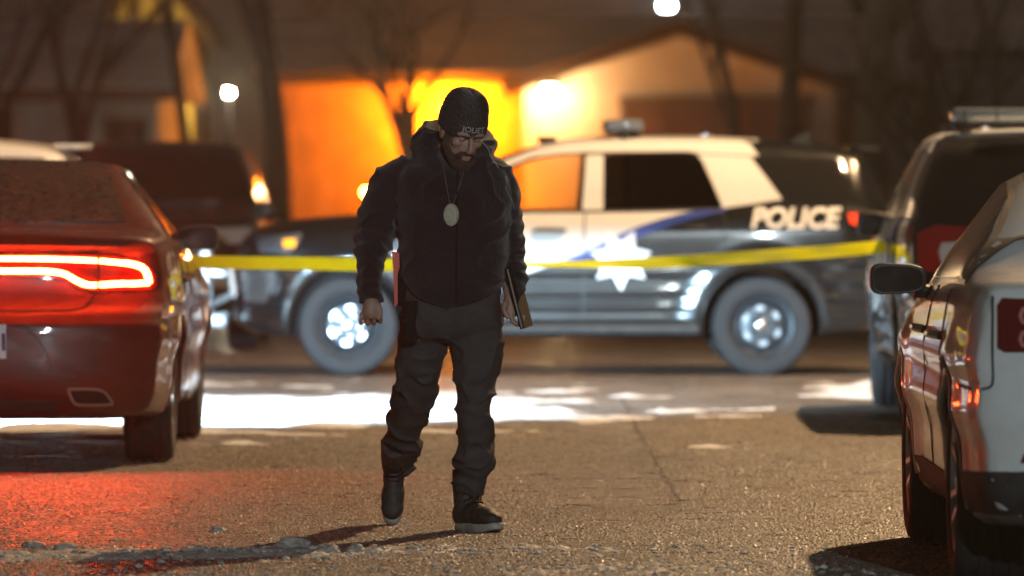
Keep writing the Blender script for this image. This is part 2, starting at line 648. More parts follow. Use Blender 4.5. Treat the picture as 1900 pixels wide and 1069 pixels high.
# loose grit and frozen slush grains over the near asphalt
rng = np.random.default_rng(4)
NG = 330000
gd = 22.5 + 19.5 * rng.random(NG) ** 1.35
gx_ = (rng.random(NG) - .5) * 2 * (0.079 * gd + .15)
patch = np.array([noise.noise(Vector((x * .9, y * .35, 5))) + .3 * noise.noise(Vector((x * 4, y * 2, 1))) for x, y in zip(gx_, gd)])
keep = patch > -.35 + .5 * (rng.random(NG) - .5)
gd, gx_ = gd[keep], gx_[keep]
NG = len(gd)
big = rng.random(NG) < .72
gs = np.where(big, .0042 + .0075 * rng.random(NG) ** 2, .002 + .003 * rng.random(NG))
base = np.array([(1, 0, 0), (0, 1, 0), (-1, 0, 0), (0, -1, 0), (0, 0, 1.0)])
ang = rng.random(NG) * 6.283
ca, sa = np.cos(ang), np.sin(ang)
V = np.empty((NG, 5, 3), np.float32)
sq = .65 + .7 * rng.random((NG, 5))
tip = (rng.random((NG, 2)) - .5) * .8
for i, (a_, b_, c_) in enumerate(base):
    V[:, i, 0] = gx_ + (a_ * ca - b_ * sa) * gs * sq[:, i] + c_ * tip[:, 0] * gs
    V[:, i, 1] = gd + (a_ * sa + b_ * ca) * gs * sq[:, i] * 1.3 + c_ * tip[:, 1] * gs
    V[:, i, 2] = c_ * gs * (.15 + .5 * rng.random(NG)) - .0002
idx = (np.arange(NG) * 5)[:, None, None] + np.array([(0, 1, 4), (1, 2, 4), (2, 3, 4), (3, 0, 4)])[None]
me = bpy.data.meshes.new('grit')
me.vertices.add(NG * 5)
me.vertices.foreach_set('co', V.ravel())
NF = NG * 4
me.loops.add(NF * 3)
me.loops.foreach_set('vertex_index', idx.reshape(-1).astype(np.int32))
me.polygons.add(NF)
me.polygons.foreach_set('loop_start', np.arange(0, NF * 3, 3, dtype=np.int32))
me.update(calc_edges=True)


def grit_material():
    m, N, L, p = newmat('grit')
    g_ = N.new('ShaderNodeNewGeometry')
    cr = N.new('ShaderNodeValToRGB')
    E = cr.color_ramp.elements
    E[0].color = (.040, .033, .028, 1)
    E[0].position = .05
    E[1].color = (.50, .43, .36, 1)
    E[1].position = 1.0
    k = E.new(.75)
    k.color = (.20, .165, .135, 1)
    L.new(g_.outputs['Random Per Island'], cr.inputs['Fac'])
    L.new(cr.outputs['Color'], p.inputs['Base Color'])
    mr = N.new('ShaderNodeMapRange')
    mr.inputs['From Min'].default_value = .80
    mr.inputs['From Max'].default_value = .98
    mr.inputs['To Min'].default_value = .55
    mr.inputs['To Max'].default_value = .24
    L.new(g_.outputs['Random Per Island'], mr.inputs['Value'])
    L.new(mr.outputs['Result'], p.inputs['Roughness'])
    return m


o = link('grit', me, grit_material(), None, False)
tag(o, 'loose grit and frozen slush grains strewn over the near asphalt', 'grit', kind='stuff')

# crumbs of snow crust around the near ridge
random.seed(21)
cb = MB()
tet = []
bm = bmesh.new()
bmesh.ops.create_icosphere(bm, subdivisions=1, radius=1)
bm.verts.index_update()
iv = [v.co.copy() for v in bm.verts]
if_ = [tuple(v.index for v in f.verts) for f in bm.faces]
bm.free()
for k in range(1500):
    cx_, cy_, sx_, sy_ = random.choice(((-1.75, 26.45, .75, .35), (-.85, 26.6, .5, .25), (-.85, 26.6, .5, .25), (-.1, 26.9, .9, .2), (.4, 25.6, .9, .35), (-1.3, 25.2, 1.2, .4)))
    x, y = random.gauss(cx_, sx_ * .7), random.gauss(cy_, sy_ * .8)
    r = .0035 + .011 * random.random() ** 4
    cb.add([Vector((x + v.x * r * random.uniform(.8, 1.7), y + v.y * r * random.uniform(.8, 1.8), max(v.z, -.3) * r * random.uniform(.5, 1.0) + r * .2 + max(0, h_near(x, y)))) for v in iv], if_)
o = cb.build('snow_crumbs', M['dirty_snow'])
tag(o, 'scattered crumbs of broken snow crust along the near ridge', 'snow', kind='stuff')


# ------------------------------------------------------------------ cars
class Car:
    """lofted body shell + panels laid onto it. local axes: +x front, +y left, z up"""
    def __init__(self, S):
        self.S = S
        fx = {k: pchip([a for a, b in S[k]], [b for a, b in S[k]]) for k in ('top', 'bot', 'belt', 'half')}
        x0, x1 = S['x0'], S['x1']
        xs = list(np.linspace(x0, x1, 120))
        xs += [x0 + 0.015, x0 + 0.03, x1 - 0.015, x1 - 0.03]
        xs = sorted(xs)
        low = S.get('low', [(0.0, .930), (0.1, .962), (.2, .972), (.32, .976), (.5, .990), (.70, 1.0), (.80, .998), (.88, .988), (.95, .975), (1.0, .955)])
        lf = np.linspace(0, 1, 44)
        lo_f = pchip([a for a, b in low], [b for a, b in low])
        low = [(t, lo_f(t)) for t in lf]
        rings = []
        for x in xs:
            zt, zb, w = fx['top'](x), fx['bot'](x), fx['half'](x)
            zl = min(fx['belt'](x), zt - 0.045)
            H = zt - zl
            P = [(0, zb), (.3 * w, zb), (.6 * w, zb), (.80 * w, zb + .003), (.89 * w, zb + .015)]
            z0 = zb + .04
            for f, k in low:
                P.append((w * k, z0 + (zl - z0) * f))
            ys = w * .955
            c = min(0.085, H * 0.55)
            yt = ys - S['tumble'] * (H - c) ** 1.0
            for t in (.2, .4, .6, .8, 1.0):
                bulge = 0.018 * math.sin(math.pi * t) * min(1, H / .3)
                P.append((ys + (yt - ys) * t + bulge, zl + (H - c) * t))
            rr = min(0.17, yt * .35)
            for a in (25, 50, 72, 90):
                P.append((yt - rr * (1 - math.cos(R(a))), zt - c + (c - .022 * min(1, H / .1)) * math.sin(R(a))))
            ye, ze = P[-1]
            for t in (.25, .5, .75, 1.0):
                P.append((ye * (1 - t), ze + (zt - ze) * (1 - (1 - t) ** 2)))
            rings.append((x, P))
        n = len(rings[0][1])
        full = []
        for x, P in rings:
            ring = [(x, y, z) for y, z in P] + [(x, -y, z) for y, z in P[-2:0:-1]]
            full.append(ring)
        m = len(full[0])

        def capr(ring, sgn):
            zc = sum(p[2] for p in ring) / m
            out = []
            for k, dx in ((.985, .010), (.95, .016), (.82, .02), (.62, .022), (.4, .022), (.18, .022)):
                out.append([(p[0] + sgn * dx, p[1] * k, zc + (p[2] - zc) * k) for p in ring])
            return out, (ring[0][0] + sgn * .022, 0, zc)
        ca, ta = capr(full[0], -1)
        cb, tb = capr(full[-1], 1)
        allr = ca[::-1] + full + cb
        vs = [p for r in allr for p in r]
        fs = []
        for i in range(len(allr) - 1):
            for k in range(m):
                k2 = (k + 1) % m
                fs.append((i * m + k, i * m + k2, (i + 1) * m + k2, (i + 1) * m + k))
        ia = len(vs)
        vs += [ta, tb]
        L0 = (len(allr) - 1) * m
        for k in range(m):
            k2 = (k + 1) % m
            fs.append((ia, k2, k))
            fs.append((ia + 1, L0 + k, L0 + k2))
        df = S['deform']
        self.v = [Vector(df(*p)) for p in vs]
        self.f = fs
        self.bvh = BVHTree.FromPolygons(self.v, fs)
        self.fx = fx

    def body_mesh(self, mats, cuts):
        """cuts: list of (verts, faces, material index)"""
        me = bpy.data.meshes.new('body')
        me.from_pydata([tuple(v) for v in self.v], [], self.f)
        bm = bmesh.new()
        bm.from_mesh(me)
        bmesh.ops.recalc_face_normals(bm, faces=bm.faces[:])
        bm.to_mesh(me)
        bm.free()
        for mm in mats:
            me.materials.append(mm)
        o = bpy.data.objects.new('tmp_body', me)
        COL.objects.link(o)
        tmp = []
        for vs, fs, mi in cuts:
            c = bpy.data.meshes.new('cut')
            c.from_pydata(vs, [], fs)
            bm = bmesh.new()
            bm.from_mesh(c)
            bmesh.ops.recalc_face_normals(bm, faces=bm.faces[:])
            bm.to_mesh(c)
            bm.free()
            c.materials.append(mats[mi])
            co = bpy.data.objects.new('cut', c)
            COL.objects.link(co)
            tmp.append(co)
            md = o.modifiers.new('b', 'BOOLEAN')
            md.operation = 'DIFFERENCE'
            md.object = co
            md.solver = 'EXACT'
            md.material_mode = 'TRANSFER'
        dg = bpy.context.evaluated_depsgraph_get()
        res = bpy.data.meshes.new_from_object(o.evaluated_get(dg), depsgraph=dg)
        for t in tmp + [o]:
            bpy.data.objects.remove(t)
        res.name = 'body'
        res.polygons.foreach_set('use_smooth', [True] * len(res.polygons))
        res.set_sharp_from_angle(angle=R(35))
        return res

    def cast(self, a, b, view, off):
        if view in ('L', 'R'):
            s = 1 if view == 'L' else -1
            org, d = Vector((a, 3 * s, b)), Vector((0, -s, 0))
        elif view == 'B':
            org, d = Vector((-5, a, b)), Vector((1, 0, 0))
        elif view == 'F':
            org, d = Vector((5, a, b)), Vector((-1, 0, 0))
        else:
            org, d = Vector((a, b, 4)), Vector((0, 0, -1))
        h = self.bvh.ray_cast(org, d)
        tries = 0
        while h[0] is None and view in 'LRBF' and tries < 30:      # above the outline: slide down onto the shell
            org.z -= .006
            tries += 1
            h = self.bvh.ray_cast(org, d)
        if h[0] is None:
            # past the outline: nearest point of the shell along the view line
            q = Vector((a, 0, b)) if view in 'LR' else Vector((0, a, b))
            if view in 'LR':
                q = Vector((a, (1 if view == 'L' else -1) * .8, b))
            elif view == 'B':
                q = Vector((self.S['x0'], a, b))
            elif view == 'F':
                q = Vector((self.S['x1'], a, b))
            h = self.bvh.find_nearest(q)
        nrm = h[1]
        if nrm.dot(d) > 0:
            nrm = -nrm
        return h[0] + nrm * off

    def panel(self, name, poly, view, mt, parent, off=0.004, grid=0.07, skirt=0.007, holes=None):
        """polygon in the view plane, laid onto the shell"""
        vs2 = [Vector(p) for p in poly]
        # refine outline
        out = []
        for i, p in enumerate(vs2):
            q = vs2[(i + 1) % len(vs2)]
            k = max(1, int((q - p).length / grid))
            out += [p + (q - p) * (j / k) for j in range(k)]
        n = len(out)
        edges = [(i, (i + 1) % n) for i in range(n)]
        a0, a1 = min(p.x for p in out), max(p.x for p in out)
        b0, b1 = min(p.y for p in out), max(p.y for p in out)
        inner = []
        gx = np.arange(a0 + grid * .5, a1, grid)
        gy = np.arange(b0 + grid * .5, b1, grid)

        def inside(x, y):
            c = False
            for i in range(n):
                p, q = out[i], out[(i + 1) % n]
                if (p.y > y) != (q.y > y) and x < (q.x - p.x) * (y - p.y) / (q.y - p.y) + p.x:
                    c = not c
            return c
        for x in gx:
            for y in gy:
                if inside(x, y) and min((Vector((x, y)) - p).length for p in out) > grid * .35:
                    inner.append(Vector((x, y)))
        V, E, Fc, *_ = delaunay_2d_cdt(out + inner, edges, [], 1, 1e-5)
        return self.sheet(name, [(p.x, p.y) for p in V], [tuple(f) for f in Fc], view, mt, parent, off, skirt)

    def sheet(self, name, V, Fc, view, mt, parent, off=0.004, skirt=0.006):
        top = [self.cast(a, b, view, off) for a, b in V]
        cnt = {}
        for f in Fc:
            for i in range(len(f)):
                e = (f[i], f[(i + 1) % len(f)])
                k = tuple(sorted(e))
                cnt[k] = cnt.get(k, 0) + 1
        vs, fs = list(top), list(Fc)
        if skirt:
            low = {}
            for (i, j), c in cnt.items():
                if c == 1:
                    for q in (i, j):
                        if q not in low:
                            low[q] = len(vs)
                            vs.append(self.cast(V[q][0], V[q][1], view, off - skirt))
                    fs.append((i, j, low[j], low[i]))
        me = bpy.data.meshes.new(name)
        me.from_pydata([tuple(v) for v in vs], [], fs)
        bm = bmesh.new()
        bm.from_mesh(me)
        bmesh.ops.recalc_face_normals(bm, faces=bm.faces[:])
        # outward check on the biggest face
        bm.faces.ensure_lookup_table()
        f = max(bm.faces, key=lambda q: q.calc_area())
        outv = {'L': Vector((0, 1, 0)), 'R': Vector((0, -1, 0)), 'B': Vector((-1, 0, 0)), 'F': Vector((1, 0, 0)), 'T': Vector((0, 0, 1))}[view]
        if f.normal.dot(outv) < 0:
            bmesh.ops.reverse_faces(bm, faces=bm.faces[:])
        bm.to_mesh(me)
        bm.free()
        return link(name, me, mt, parent, True, 50)

    def strip(self, name, pts, w, view, mt, parent, off=0.004, sub=6):
        """thin line along a path in the view plane"""
        P = catmull(pts, sub) if len(pts) > 2 else np.array([np.array(pts[0]) + (np.array(pts[1]) - np.array(pts[0])) * t for t in np.linspace(0, 1, 12)])
        V, Fc = [], []
        for i in range(len(P)):
            d = P[min(i + 1, len(P) - 1)] - P[max(i - 1, 0)]
            d = d / (np.linalg.norm(d) + 1e-9)
            s = np.array([-d[1], d[0]]) * w / 2
            V += [tuple(P[i] + s), tuple(P[i] - s)]
        for i in range(len(P) - 1):
            Fc.append((2 * i, 2 * i + 1, 2 * i + 3, 2 * i + 2))
        return self.sheet(name, V, Fc, view, mt, parent, off, 0.006 if off > 0.005 else 0.004)

    def text(self, name, body, size, a, b, view, flip, mt, parent, off=0.006, shear=0.0, bold=0.0, sx=1.0):
        V, Fc = text_flat(body, size, shear, bold, sx)
        V = [(a + flip * x, b + y) for x, y in V]
        return self.sheet(name, V, Fc, view, mt, parent, off, 0)


def text_flat(body, size, shear=0.0, bold=0.0, sx=1.0):
    cu = bpy.data.curves.new('txt', 'FONT')
    cu.body = body
    cu.size = size
    cu.shear = shear
    cu.offset = bold
    cu.align_x = 'CENTER'
    cu.align_y = 'CENTER'
    cu.resolution_u = 3
    o = bpy.data.objects.new('txt', cu)
    COL.objects.link(o)
    dg = bpy.context.evaluated_depsgraph_get()
    me = bpy.data.meshes.new_from_object(o.evaluated_get(dg), depsgraph=dg)
    V = [(v.co.x * sx, v.co.y) for v in me.vertices]
    Fc = [tuple(p.vertices) for p in me.polygons]
    bpy.data.objects.remove(o)
    bpy.data.meshes.remove(me)
    return V, Fc


def cyl_cut(x, z, r, y0, y1, seg=40):
    mb = MB()
    mb.prism([(x + r * math.cos(2 * math.pi * k / seg), z + r * math.sin(2 * math.pi * k / seg)) for k in range(seg)], y0, y1, 'y')
    return mb.v, mb.f


WHEELS = {}


def wheel_meshes(r, w, kind):
    """tyre / rim / cap around the local y axis, outer face at +y"""
    key = (r, w, kind)
    if key in WHEELS:
        return WHEELS[key]
    h = w / 2
    rr = r * (0.64 if kind == 'steel' else 0.70)
    # tyre with shoulder and tread grooves
    prof = [(rr, -h * .8), (rr + .012, -h * .92), (rr + (r - rr) * .5, -h), (r - .02, -h * .92), (r - .004, -h * .72)]
    for g in (-.45, 0, .45):
        prof += [(r, h * (g - .14)), (r - .008, h * (g - .12)), (r - .008, h * (g + .12)), (r, h * (g + .14))]
    prof += [(r - .004, h * .72), (r - .02, h * .92), (rr + (r - rr) * .5, h), (rr + .014, h * .94), (rr, h * .8)]
    t = MB().lathe(prof, 56, 'y')
    ty = t.build('wheel', M['tyre'])
    rim = MB()
    if kind == 'steel':
        rim.lathe([(rr + .004, h * .80), (rr - .004, h * .90), (rr - .018, h * .86), (rr - .028, h * .50), (rr - .045, h * .42), (rr * .70, h * .50),
                   (rr * .62, h * .66), (rr * .40, h * .72), (rr * .36, h * .60), (0.01, h * .58)], 48, 'y')
    else:
        rim.lathe([(rr + .004, h * .80), (rr - .004, h * .90), (rr - .016, h * .84), (rr - .03, -h * .1), (rr * .3, -h * .15), (.01, -h * .15)], 48, 'y')
        for k in range(5):
            for s in (-1, 1):
                a = 2 * math.pi * k / 5 + s * 0.16
                a2 = 2 * math.pi * k / 5 + s * 0.22
                rim.tube([(math.cos(a) * rr * .15, h * .52, math.sin(a) * rr * .15), (math.cos(a2) * rr * .6, h * .66, math.sin(a2) * rr * .6),
                          (math.cos(a2) * (rr - .012), h * .72, math.sin(a2) * (rr - .012))], [.026, .02, .024], 6)
    ri = rim.build('rim', M['steel'] if kind == 'steel' else M['alloy'], angle=30)
    cap = MB().lathe([(0.001, h * .86), (rr * .10, h * .86), (rr * .17, h * .84), (rr * .21, h * .78), (rr * .225, h * .68), (rr * .22, h * .56)], 32, 'y')
    if kind == 'steel':
        for k in range(5):
            a = 2 * math.pi * k / 5
            cap.lathe([(.001, h * .80), (.010, h * .80), (.012, h * .62)], 10, 'y', Matrix.Translation((math.cos(a) * rr * .36, 0, math.sin(a) * rr * .36)))
    ca = cap.build('hub_cap', M['chrome'])
    slots = []
    if kind == 'steel':
        sl = MB()
        pr = []
        for a in range(16):
            t = 2 * math.pi * a / 16
            pr.append((.032 * math.cos(t), .019 * math.sin(t)))
        sl.prism(pr, 0, .006, 'y')
        slm = sl.build('slot', M['slot'])
        slots = [(slm.data, rr * .55, h * .69, 2 * math.pi * (k + .3) / 6) for k in range(6)]
        bpy.data.objects.remove(slm)
    res = (ty.data, ri.data, ca.data, slots)
    for o in (ty, ri, ca):
        bpy.data.objects.remove(o)
    WHEELS[key] = res
    return res


M['slot'] = mat('slot', (0.40, 0.42, 0.45), 0.3, metal=0.6)


def put_wheel(car, x, y, r, w, kind, steer=0.0, spin=0.0):
    ty, ri, ca, slots = wheel_meshes(r, w, kind)
    o = bpy.data.objects.new('wheel', ty)
    COL.objects.link(o)
    o.parent = car
    o.location = (x, y, r)
    o.rotation_euler = (0, spin if y > 0 else -spin, (0 if y > 0 else math.pi) + steer)
    o.rotation_mode = 'XYZ'
    for nm, d in (('rim', ri), ('hub_cap', ca)):
        c = bpy.data.objects.new(nm, d)
        COL.objects.link(c)
        c.parent = o
    for d, rad, yy, a in slots:
        c = bpy.data.objects.new('slot', d)
        COL.objects.link(c)
        c.parent = o
        c.location = (rad * math.cos(a), yy, rad * math.sin(a))
        c.rotation_euler = (0, -a + math.pi / 2, 0)
    return o


def arch_lip(car, x, r_arch, z, y, mt, name='fender_lip', a0=-8, a1=188, rad=.016):
    pts = [(x + r_arch * math.cos(R(a)), y(x + r_arch * math.cos(R(a)), z + r_arch * math.sin(R(a))), z + r_arch * math.sin(R(a))) for a in np.linspace(a0, a1, 30)]
    return MB().tube(pts, rad, 8).build(name, mt, car)


def mirror(car, x, y, z, s, body_mat, glass_mat_, w=.20, h=.125):
    """door mirror; s=+1 left side"""
    mb = MB()
    pr = []
    for k in range(24):
        t = 2 * math.pi * k / 24
        cx, sz = math.cos(t), math.sin(t)
        pr.append((w / 2 * math.copysign(abs(cx) ** .55, cx), h / 2 * math.copysign(abs(sz) ** .55, sz) * (1.0 - .16 * cx * s * -1)))
    n = len(pr)
    vs, fs = [], []
    for d, k in ((-.05, .94), (-.045, 1.0), (0.0, 1.02), (.05, .92), (.08, .7), (.095, .35)):
        vs += [(x + d, y + a * k, z + b * k) for a, b in pr]
    for i in range(5):
        for q in range(n):
            q2 = (q + 1) % n
            fs.append((i * n + q, i * n + q2, (i + 1) * n + q2, (i + 1) * n + q))
    fs.append(tuple(range(n)))
    fs.append(tuple(5 * n + q for q in range(n)))
    mb.add(vs, fs)
    mb.tube([(x + .02, y - s * w * .3, z - h * .35), (x + .03, y - s * (w * .5 + .04), z - h * .5), (x + .04, y - s * (w * .5 + .12), z - h * .55)], [.03, .026, .03], 8)
    o = mb.build('mirror', body_mat, car)
    g_ = MB()
    g_.prism([(y + a * .86, z + b * .84) for a, b in pr], x - .053, x - .05, 'x')
    g_.build('mirror_glass', glass_mat_, o)
    return o


# --- the sport-utility vehicle shape (profile measured off the photo, 262 px per metre)
def q(px, py):
    return ((1028 - px) / 262.0, 1.46 + (315 - py) / 262.0)


def suv_deform(x, y, z):
    w = 0.98
    if x < -1.75:
        t = (-1.75 - x) / 0.7
        x += t * t * 0.26 * (abs(y) / w) ** 3.2
        if z < 0.86:
            x -= t ** 3 * 0.05 * min(1, (0.86 - z) / .12) * (1 if z > .42 else max(0, (z - .25) / .17))
    if x > 1.55:
        t = (x - 1.55) / 0.75
        x -= t * t * 0.40 * (abs(y) / w) ** 2.6
        x -= t * t * 0.12 * max(0, z - .72)
    # body-side sculpt
    if .3 < z < 1.0 and abs(y) > .5:
        d = 0.014 * math.exp(-((z - .50) / .035) ** 2) - 0.016 * math.exp(-((z - .60) / .05) ** 2) + 0.010 * math.exp(-((z - .735) / .035) ** 2) \
            - 0.012 * math.exp(-((z - .40) / .03) ** 2)
        d *= min(1 - math.exp(-((math.hypot(x - wx_, z - .36) - .40) / .22) ** 2) if math.hypot(x - wx_, z - .36) > .40 else 0 for wx_ in (1.462, -1.466))
        y += math.copysign(d, y)
    # swelling over the wheels
    for wx in (1.462, -1.466):
        rr = math.hypot(x - wx, z - .36)
        if abs(y) > .5:
            y += math.copysign(0.030 * math.exp(-((rr - .47) / .085) ** 2), y)
    return (x, y, z)


SUV = Car(dict(x0=-2.44, x1=2.29, tumble=0.40, deform=suv_deform,
               top=[(2.29, .90), (2.24, .985), (2.12, 1.055), (1.9, 1.10), (1.5, 1.14), (1.15, 1.165), (1.02, 1.19), (.8, 1.315), (.55, 1.455), (.34, 1.565), (.10, 1.64),
                    (-.2, 1.688), (-.5, 1.70), (-1.04, 1.70), (-1.42, 1.685), (-1.8, 1.66), (-2.12, 1.615), (-2.20, 1.585), (-2.32, 1.37), (-2.41, 1.20), (-2.44, 1.10)],
               bot=[(-2.44, .36), (-2.1, .30), (-1.4, .27), (1.4, .27), (2.1, .28), (2.29, .36)],
               belt=[(-2.44, 1.20), (-1, 1.175), (.9, 1.13), (1.5, 1.08), (2.29, .93)],
               half=[(-2.44, .93), (-2.1, .965), (-1.4, .98), (1.3, .98), (1.9, .96), (2.29, .93)]))
WX = 1.464
WIN_F = [q(*p) for p in ((1085, 287), (1060, 288), (1030, 290), (1000, 295), (970, 304), (945, 316), (915, 333), (880, 356), (850, 378), (842, 392), (1075, 391))]
WIN_R = [q(*p) for p in ((1122, 287), (1135, 285), (1275, 285), (1290, 289), (1300, 300), (1335, 378), (1330, 386), (1120, 389))]


def suv_cuts(windows):
    cuts = []
    for wx in (WX, -WX):
        for s in (1, -1):
            v, f = cyl_cut(wx, .36, .425, s * .60, s * 1.3)
            cuts.append((v, f, 1))
    if windows:
        # cabin hollow
        pr = [(.72, .62), (.98, 1.12), (.55, 1.37), (.15, 1.56), (-.2, 1.61), (-1.6, 1.60), (-2.0, 1.45), (-2.15, 1.15), (-2.1, .62)]
        vs = [(a, s * (.80 if b < 1.2 else .80 - .42 * (b - 1.2)) * (0.96 if b > 1.3 else 1), b) for s in (-1, 1) for a, b in pr]
        n = len(pr)
        fs = [tuple(range(n)), tuple(range(2 * n - 1, n - 1, -1))] + [(i, i + n, (i + 1) % n + n, (i + 1) % n) for i in range(n)]
        cuts.append((vs, fs, 2))
        for wpoly in (WIN_F, WIN_R):
            mb = MB().prism(wpoly, -1.4, 1.4, 'y')
            cuts.append((mb.v, mb.f, 3))
        # windscreen opening
        mb = MB().prism([(.62, 1.30), (.62, 1.62), (.30, 1.62), (.30, 1.50)], -.55, .55, 'y')
    return cuts


def side_y(car, s):
    v = 'L' if s > 0 else 'R'
    return lambda x, z: car.cast(x, z, v, 0.0).y


BODY_CACHE = {}


def suv(name, label, loc, rz, livery='police', group=None, windows=True, steer=0.0, tail='plain'):
    e = empty(name, loc, rz)
    tag(e, label, 'police vehicle' if livery == 'police' else 'car', group)
    base = M['black_paint'] if livery in ('police', 'black') else M['white_paint']
    key = (livery, windows)
    if key not in BODY_CACHE:
        BODY_CACHE[key] = SUV.body_mesh([base, M['well'], M['interior'], M['black_trim']], suv_cuts(windows))
    b = bpy.data.objects.new('body', BODY_CACHE[key])
    COL.objects.link(b)
    b.parent = e
    C = SUV
    for x in (WX, -WX):
        for s in (1, -1):
            put_wheel(e, x, s * .845, .355, .245, 'steel', steer if x > 0 else 0, spin=.3 + x)
            arch_lip(e, x, .428, .36, (lambda s_: (lambda xx, zz: side_y(C, s_)(xx, max(zz, .33)) - s_ * .006))(s), base)
    for s, v in ((1, 'L'), (-1, 'R')):
        if windows:
            C.panel('window', [(a, b) for a, b in WIN_F], v, M['clear_glass'], e, off=-.012, grid=.1, skirt=0)
            C.panel('window', [(a, b) for a, b in WIN_R], v, M['privacy_glass'], e, off=-.012, grid=.1, skirt=0)
        else:
            C.panel('window', WIN_F, v, M['dark_glass'], e, off=.003, grid=.1)
            C.panel('window', WIN_R, v, M['dark_glass'], e, off=.003, grid=.1)
        C.panel('quarter_window', [q(*p) for p in ((1392, 291), (1600, 296), (1640, 368), (1452, 370))], v, M['dark_glass'], e, off=.003, grid=.1)
        # dark line of the window trim
        C.strip('window_trim', [q(*p) for p in ((842, 394), (960, 393), (1080, 393), (1210, 391), (1335, 388))], .018, v, M['black_trim'], e, off=.008)
        # white fields over the doors, pillars and roof rails
        if livery == 'police':
            wm = M['white_paint']
            sw = [q(*p) for p in catmull([(1345, 384), (1260, 397), (1170, 425), (1095, 462), (1040, 484), (980, 505), (900, 524), (765, 540)], 4)]
            C.panel('white_door_field', [q(*p) for p in ((765, 397), (842, 396), (1080, 395.5), (1335, 390.5))][::1] + sw, v, wm, e, off=.0035, grid=.06)
            C.panel('pillar', [q(*p) for p in ((1087, 288), (1119, 287), (1117, 391), (1078, 393))], v, wm, e, off=.0035, grid=.05)
            C.panel('pillar', [q(*p) for p in ((1294, 287), (1392, 291), (1450, 370), (1340, 386.5), (1337, 378), (1303, 299))], v, wm, e, off=.0035, grid=.05)
            C.panel('roof_rail', [q(*p) for p in ((838, 378), (880, 350), (920, 325), (945, 308), (985, 292), (1030, 286), (1085, 283), (1275, 281), (1296, 285), (1408, 290),
                                                   (1392, 268), (1372, 260.5), (1160, 259), (1060, 264), (1000, 275), (940, 297), (880, 334), (830, 366))], v, wm, e, off=.006, grid=.02)
            # swoosh edge in blue
            up = catmull([(1345, 385), (1260, 398), (1170, 426), (1095, 463), (1050, 481)], 5)
            lo = catmull([(1055, 484), (1110, 474), (1180, 442), (1265, 411), (1345, 392)], 5)
            C.panel('blue_stripe', [q(*p) for p in up] + [q(*p) for p in lo], v, M['blue_decal'], e, off=.0052, grid=.05, skirt=.003)
            cx, cz = q(1150, 481)
            st = []
            for k in range(14):
                a = -math.pi / 2 + math.pi * k / 7
                rr = .222 if k % 2 == 0 else .128
                st.append((cx + rr * math.cos(a), cz + rr * math.sin(a)))
            C.panel('star_emblem', st, v, M['white_decal'], e, off=.0075, grid=.05, skirt=.004)
            C.text('lettering', 'POLICE', .198, *q(1471, 407), v, -1 if s > 0 else 1, M['white_decal'], e, off=.0075, shear=.22, bold=.0062, sx=0.95)
        # seams and handles
        for pts in ([(1083, 393), (1082, 470), (1080, 600)], [(770, 400), (765, 500), (775, 600)], [(1335, 390), (1345, 430), (1318, 500), (1300, 560)]):
            C.strip('door_seam', [q(*p) for p in pts], .010, v, M['black_trim'], e, off=.0062)
        for cx_ in (1018, 1282):
            a, b = q(cx_, 428 if cx_ < 1100 else 424)
            hp = [C.cast(a + d, b, v, o) for d, o in ((-.115, .004), (-.085, .03), (0, .036), (.085, .03), (.115, .004))]
            MB().tube(hp, [.010, .015, .016, .015, .010], 8).build('door_handle', M['black_trim'], e)
        # sill step
        MB().tube([C.cast(x, .33, v, .0) for x in np.linspace(-1.02, 1.0, 14)], .035, 8).build('sill', M['plastic'], e)
        # headlight
        hl = [q(*p) for p in ((470, 440), (560, 433), (553, 452), (535, 472), (480, 470))]
        h = C.panel('headlight', hl, v, M['white_lens'] if livery == 'never' else M['headlamp'], e, off=.006, grid=.04)
        if livery == 'police':
            C.panel('marker_lamp', [q(*p) for p in ((524, 446), (548, 444), (546, 459), (526, 460))], v, M['amber_lens'], h, off=.012, grid=.03)
        C.panel('fog_lamp_bezel', [q(*p) for p in ((440, 505), (515, 500), (505, 535), (490, 562), (450, 560))], v, M['alloy'], e, off=.006, grid=.04)
        mirror(e, .80, s * 1.0, 1.13, s, M['black_trim'], M['dark_glass'], w=.19, h=.15)
        # tail lamp wraps the corner
        ty = lambda a: s * a
        tl = C.panel('tail_light', [(s * y_, z_) for y_, z_ in ((.60, 1.135), (.80, 1.15), (.905, 1.10), (.90, .95), (.86, .89), (.66, .885), (.60, .93))], 'B', M['red_lens'], e, off=.010, grid=.05)
        C.panel('reversing_lens', [(s * y_, z_) for y_, z_ in ((.61, 1.06), (.77, 1.05), (.785, 1.0), (.76, .90), (.64, .90), (.65, .93), (.71, .94), (.71, 1.02), (.61, 1.03))], 'B', M['white_lens'], tl, off=.014, grid=.04)
        C.panel('side_marker', [q(*p) for p in ((1572, 397), (1592, 397), (1592, 420), (1576, 414))], v, M['red_lit'] if livery == 'police' and tail == 'lit' else M['red_lens'], tl, off=.010, grid=.03)
    if livery == 'police':
        C.panel('roof_panel', [(.12, -.50), (.12, .50), (-.1, .535), (-1.38, .535), (-1.46, .50), (-1.46, -.50), (-1.38, -.535), (-.1, -.535)], 'T', M['white_paint'], e, off=.004, grid=.06)
    # rear end
    C.panel('rear_window', [(-.66, 1.24), (.66, 1.24), (.56, 1.52), (-.56, 1.52)], 'B', M['dark_glass'], e, off=.003, grid=.08)
    C.strip('tailgate_seam', [(-.86, .80), (0, .80), (.86, .80)], .012, 'B', M['well'], e, off=.004)
    C.panel('tailgate_trim', [(-.56, 1.19), (.56, 1.19), (.55, 1.145), (-.55, 1.145)], 'B', M['black_trim'], e, off=.006, grid=.08)
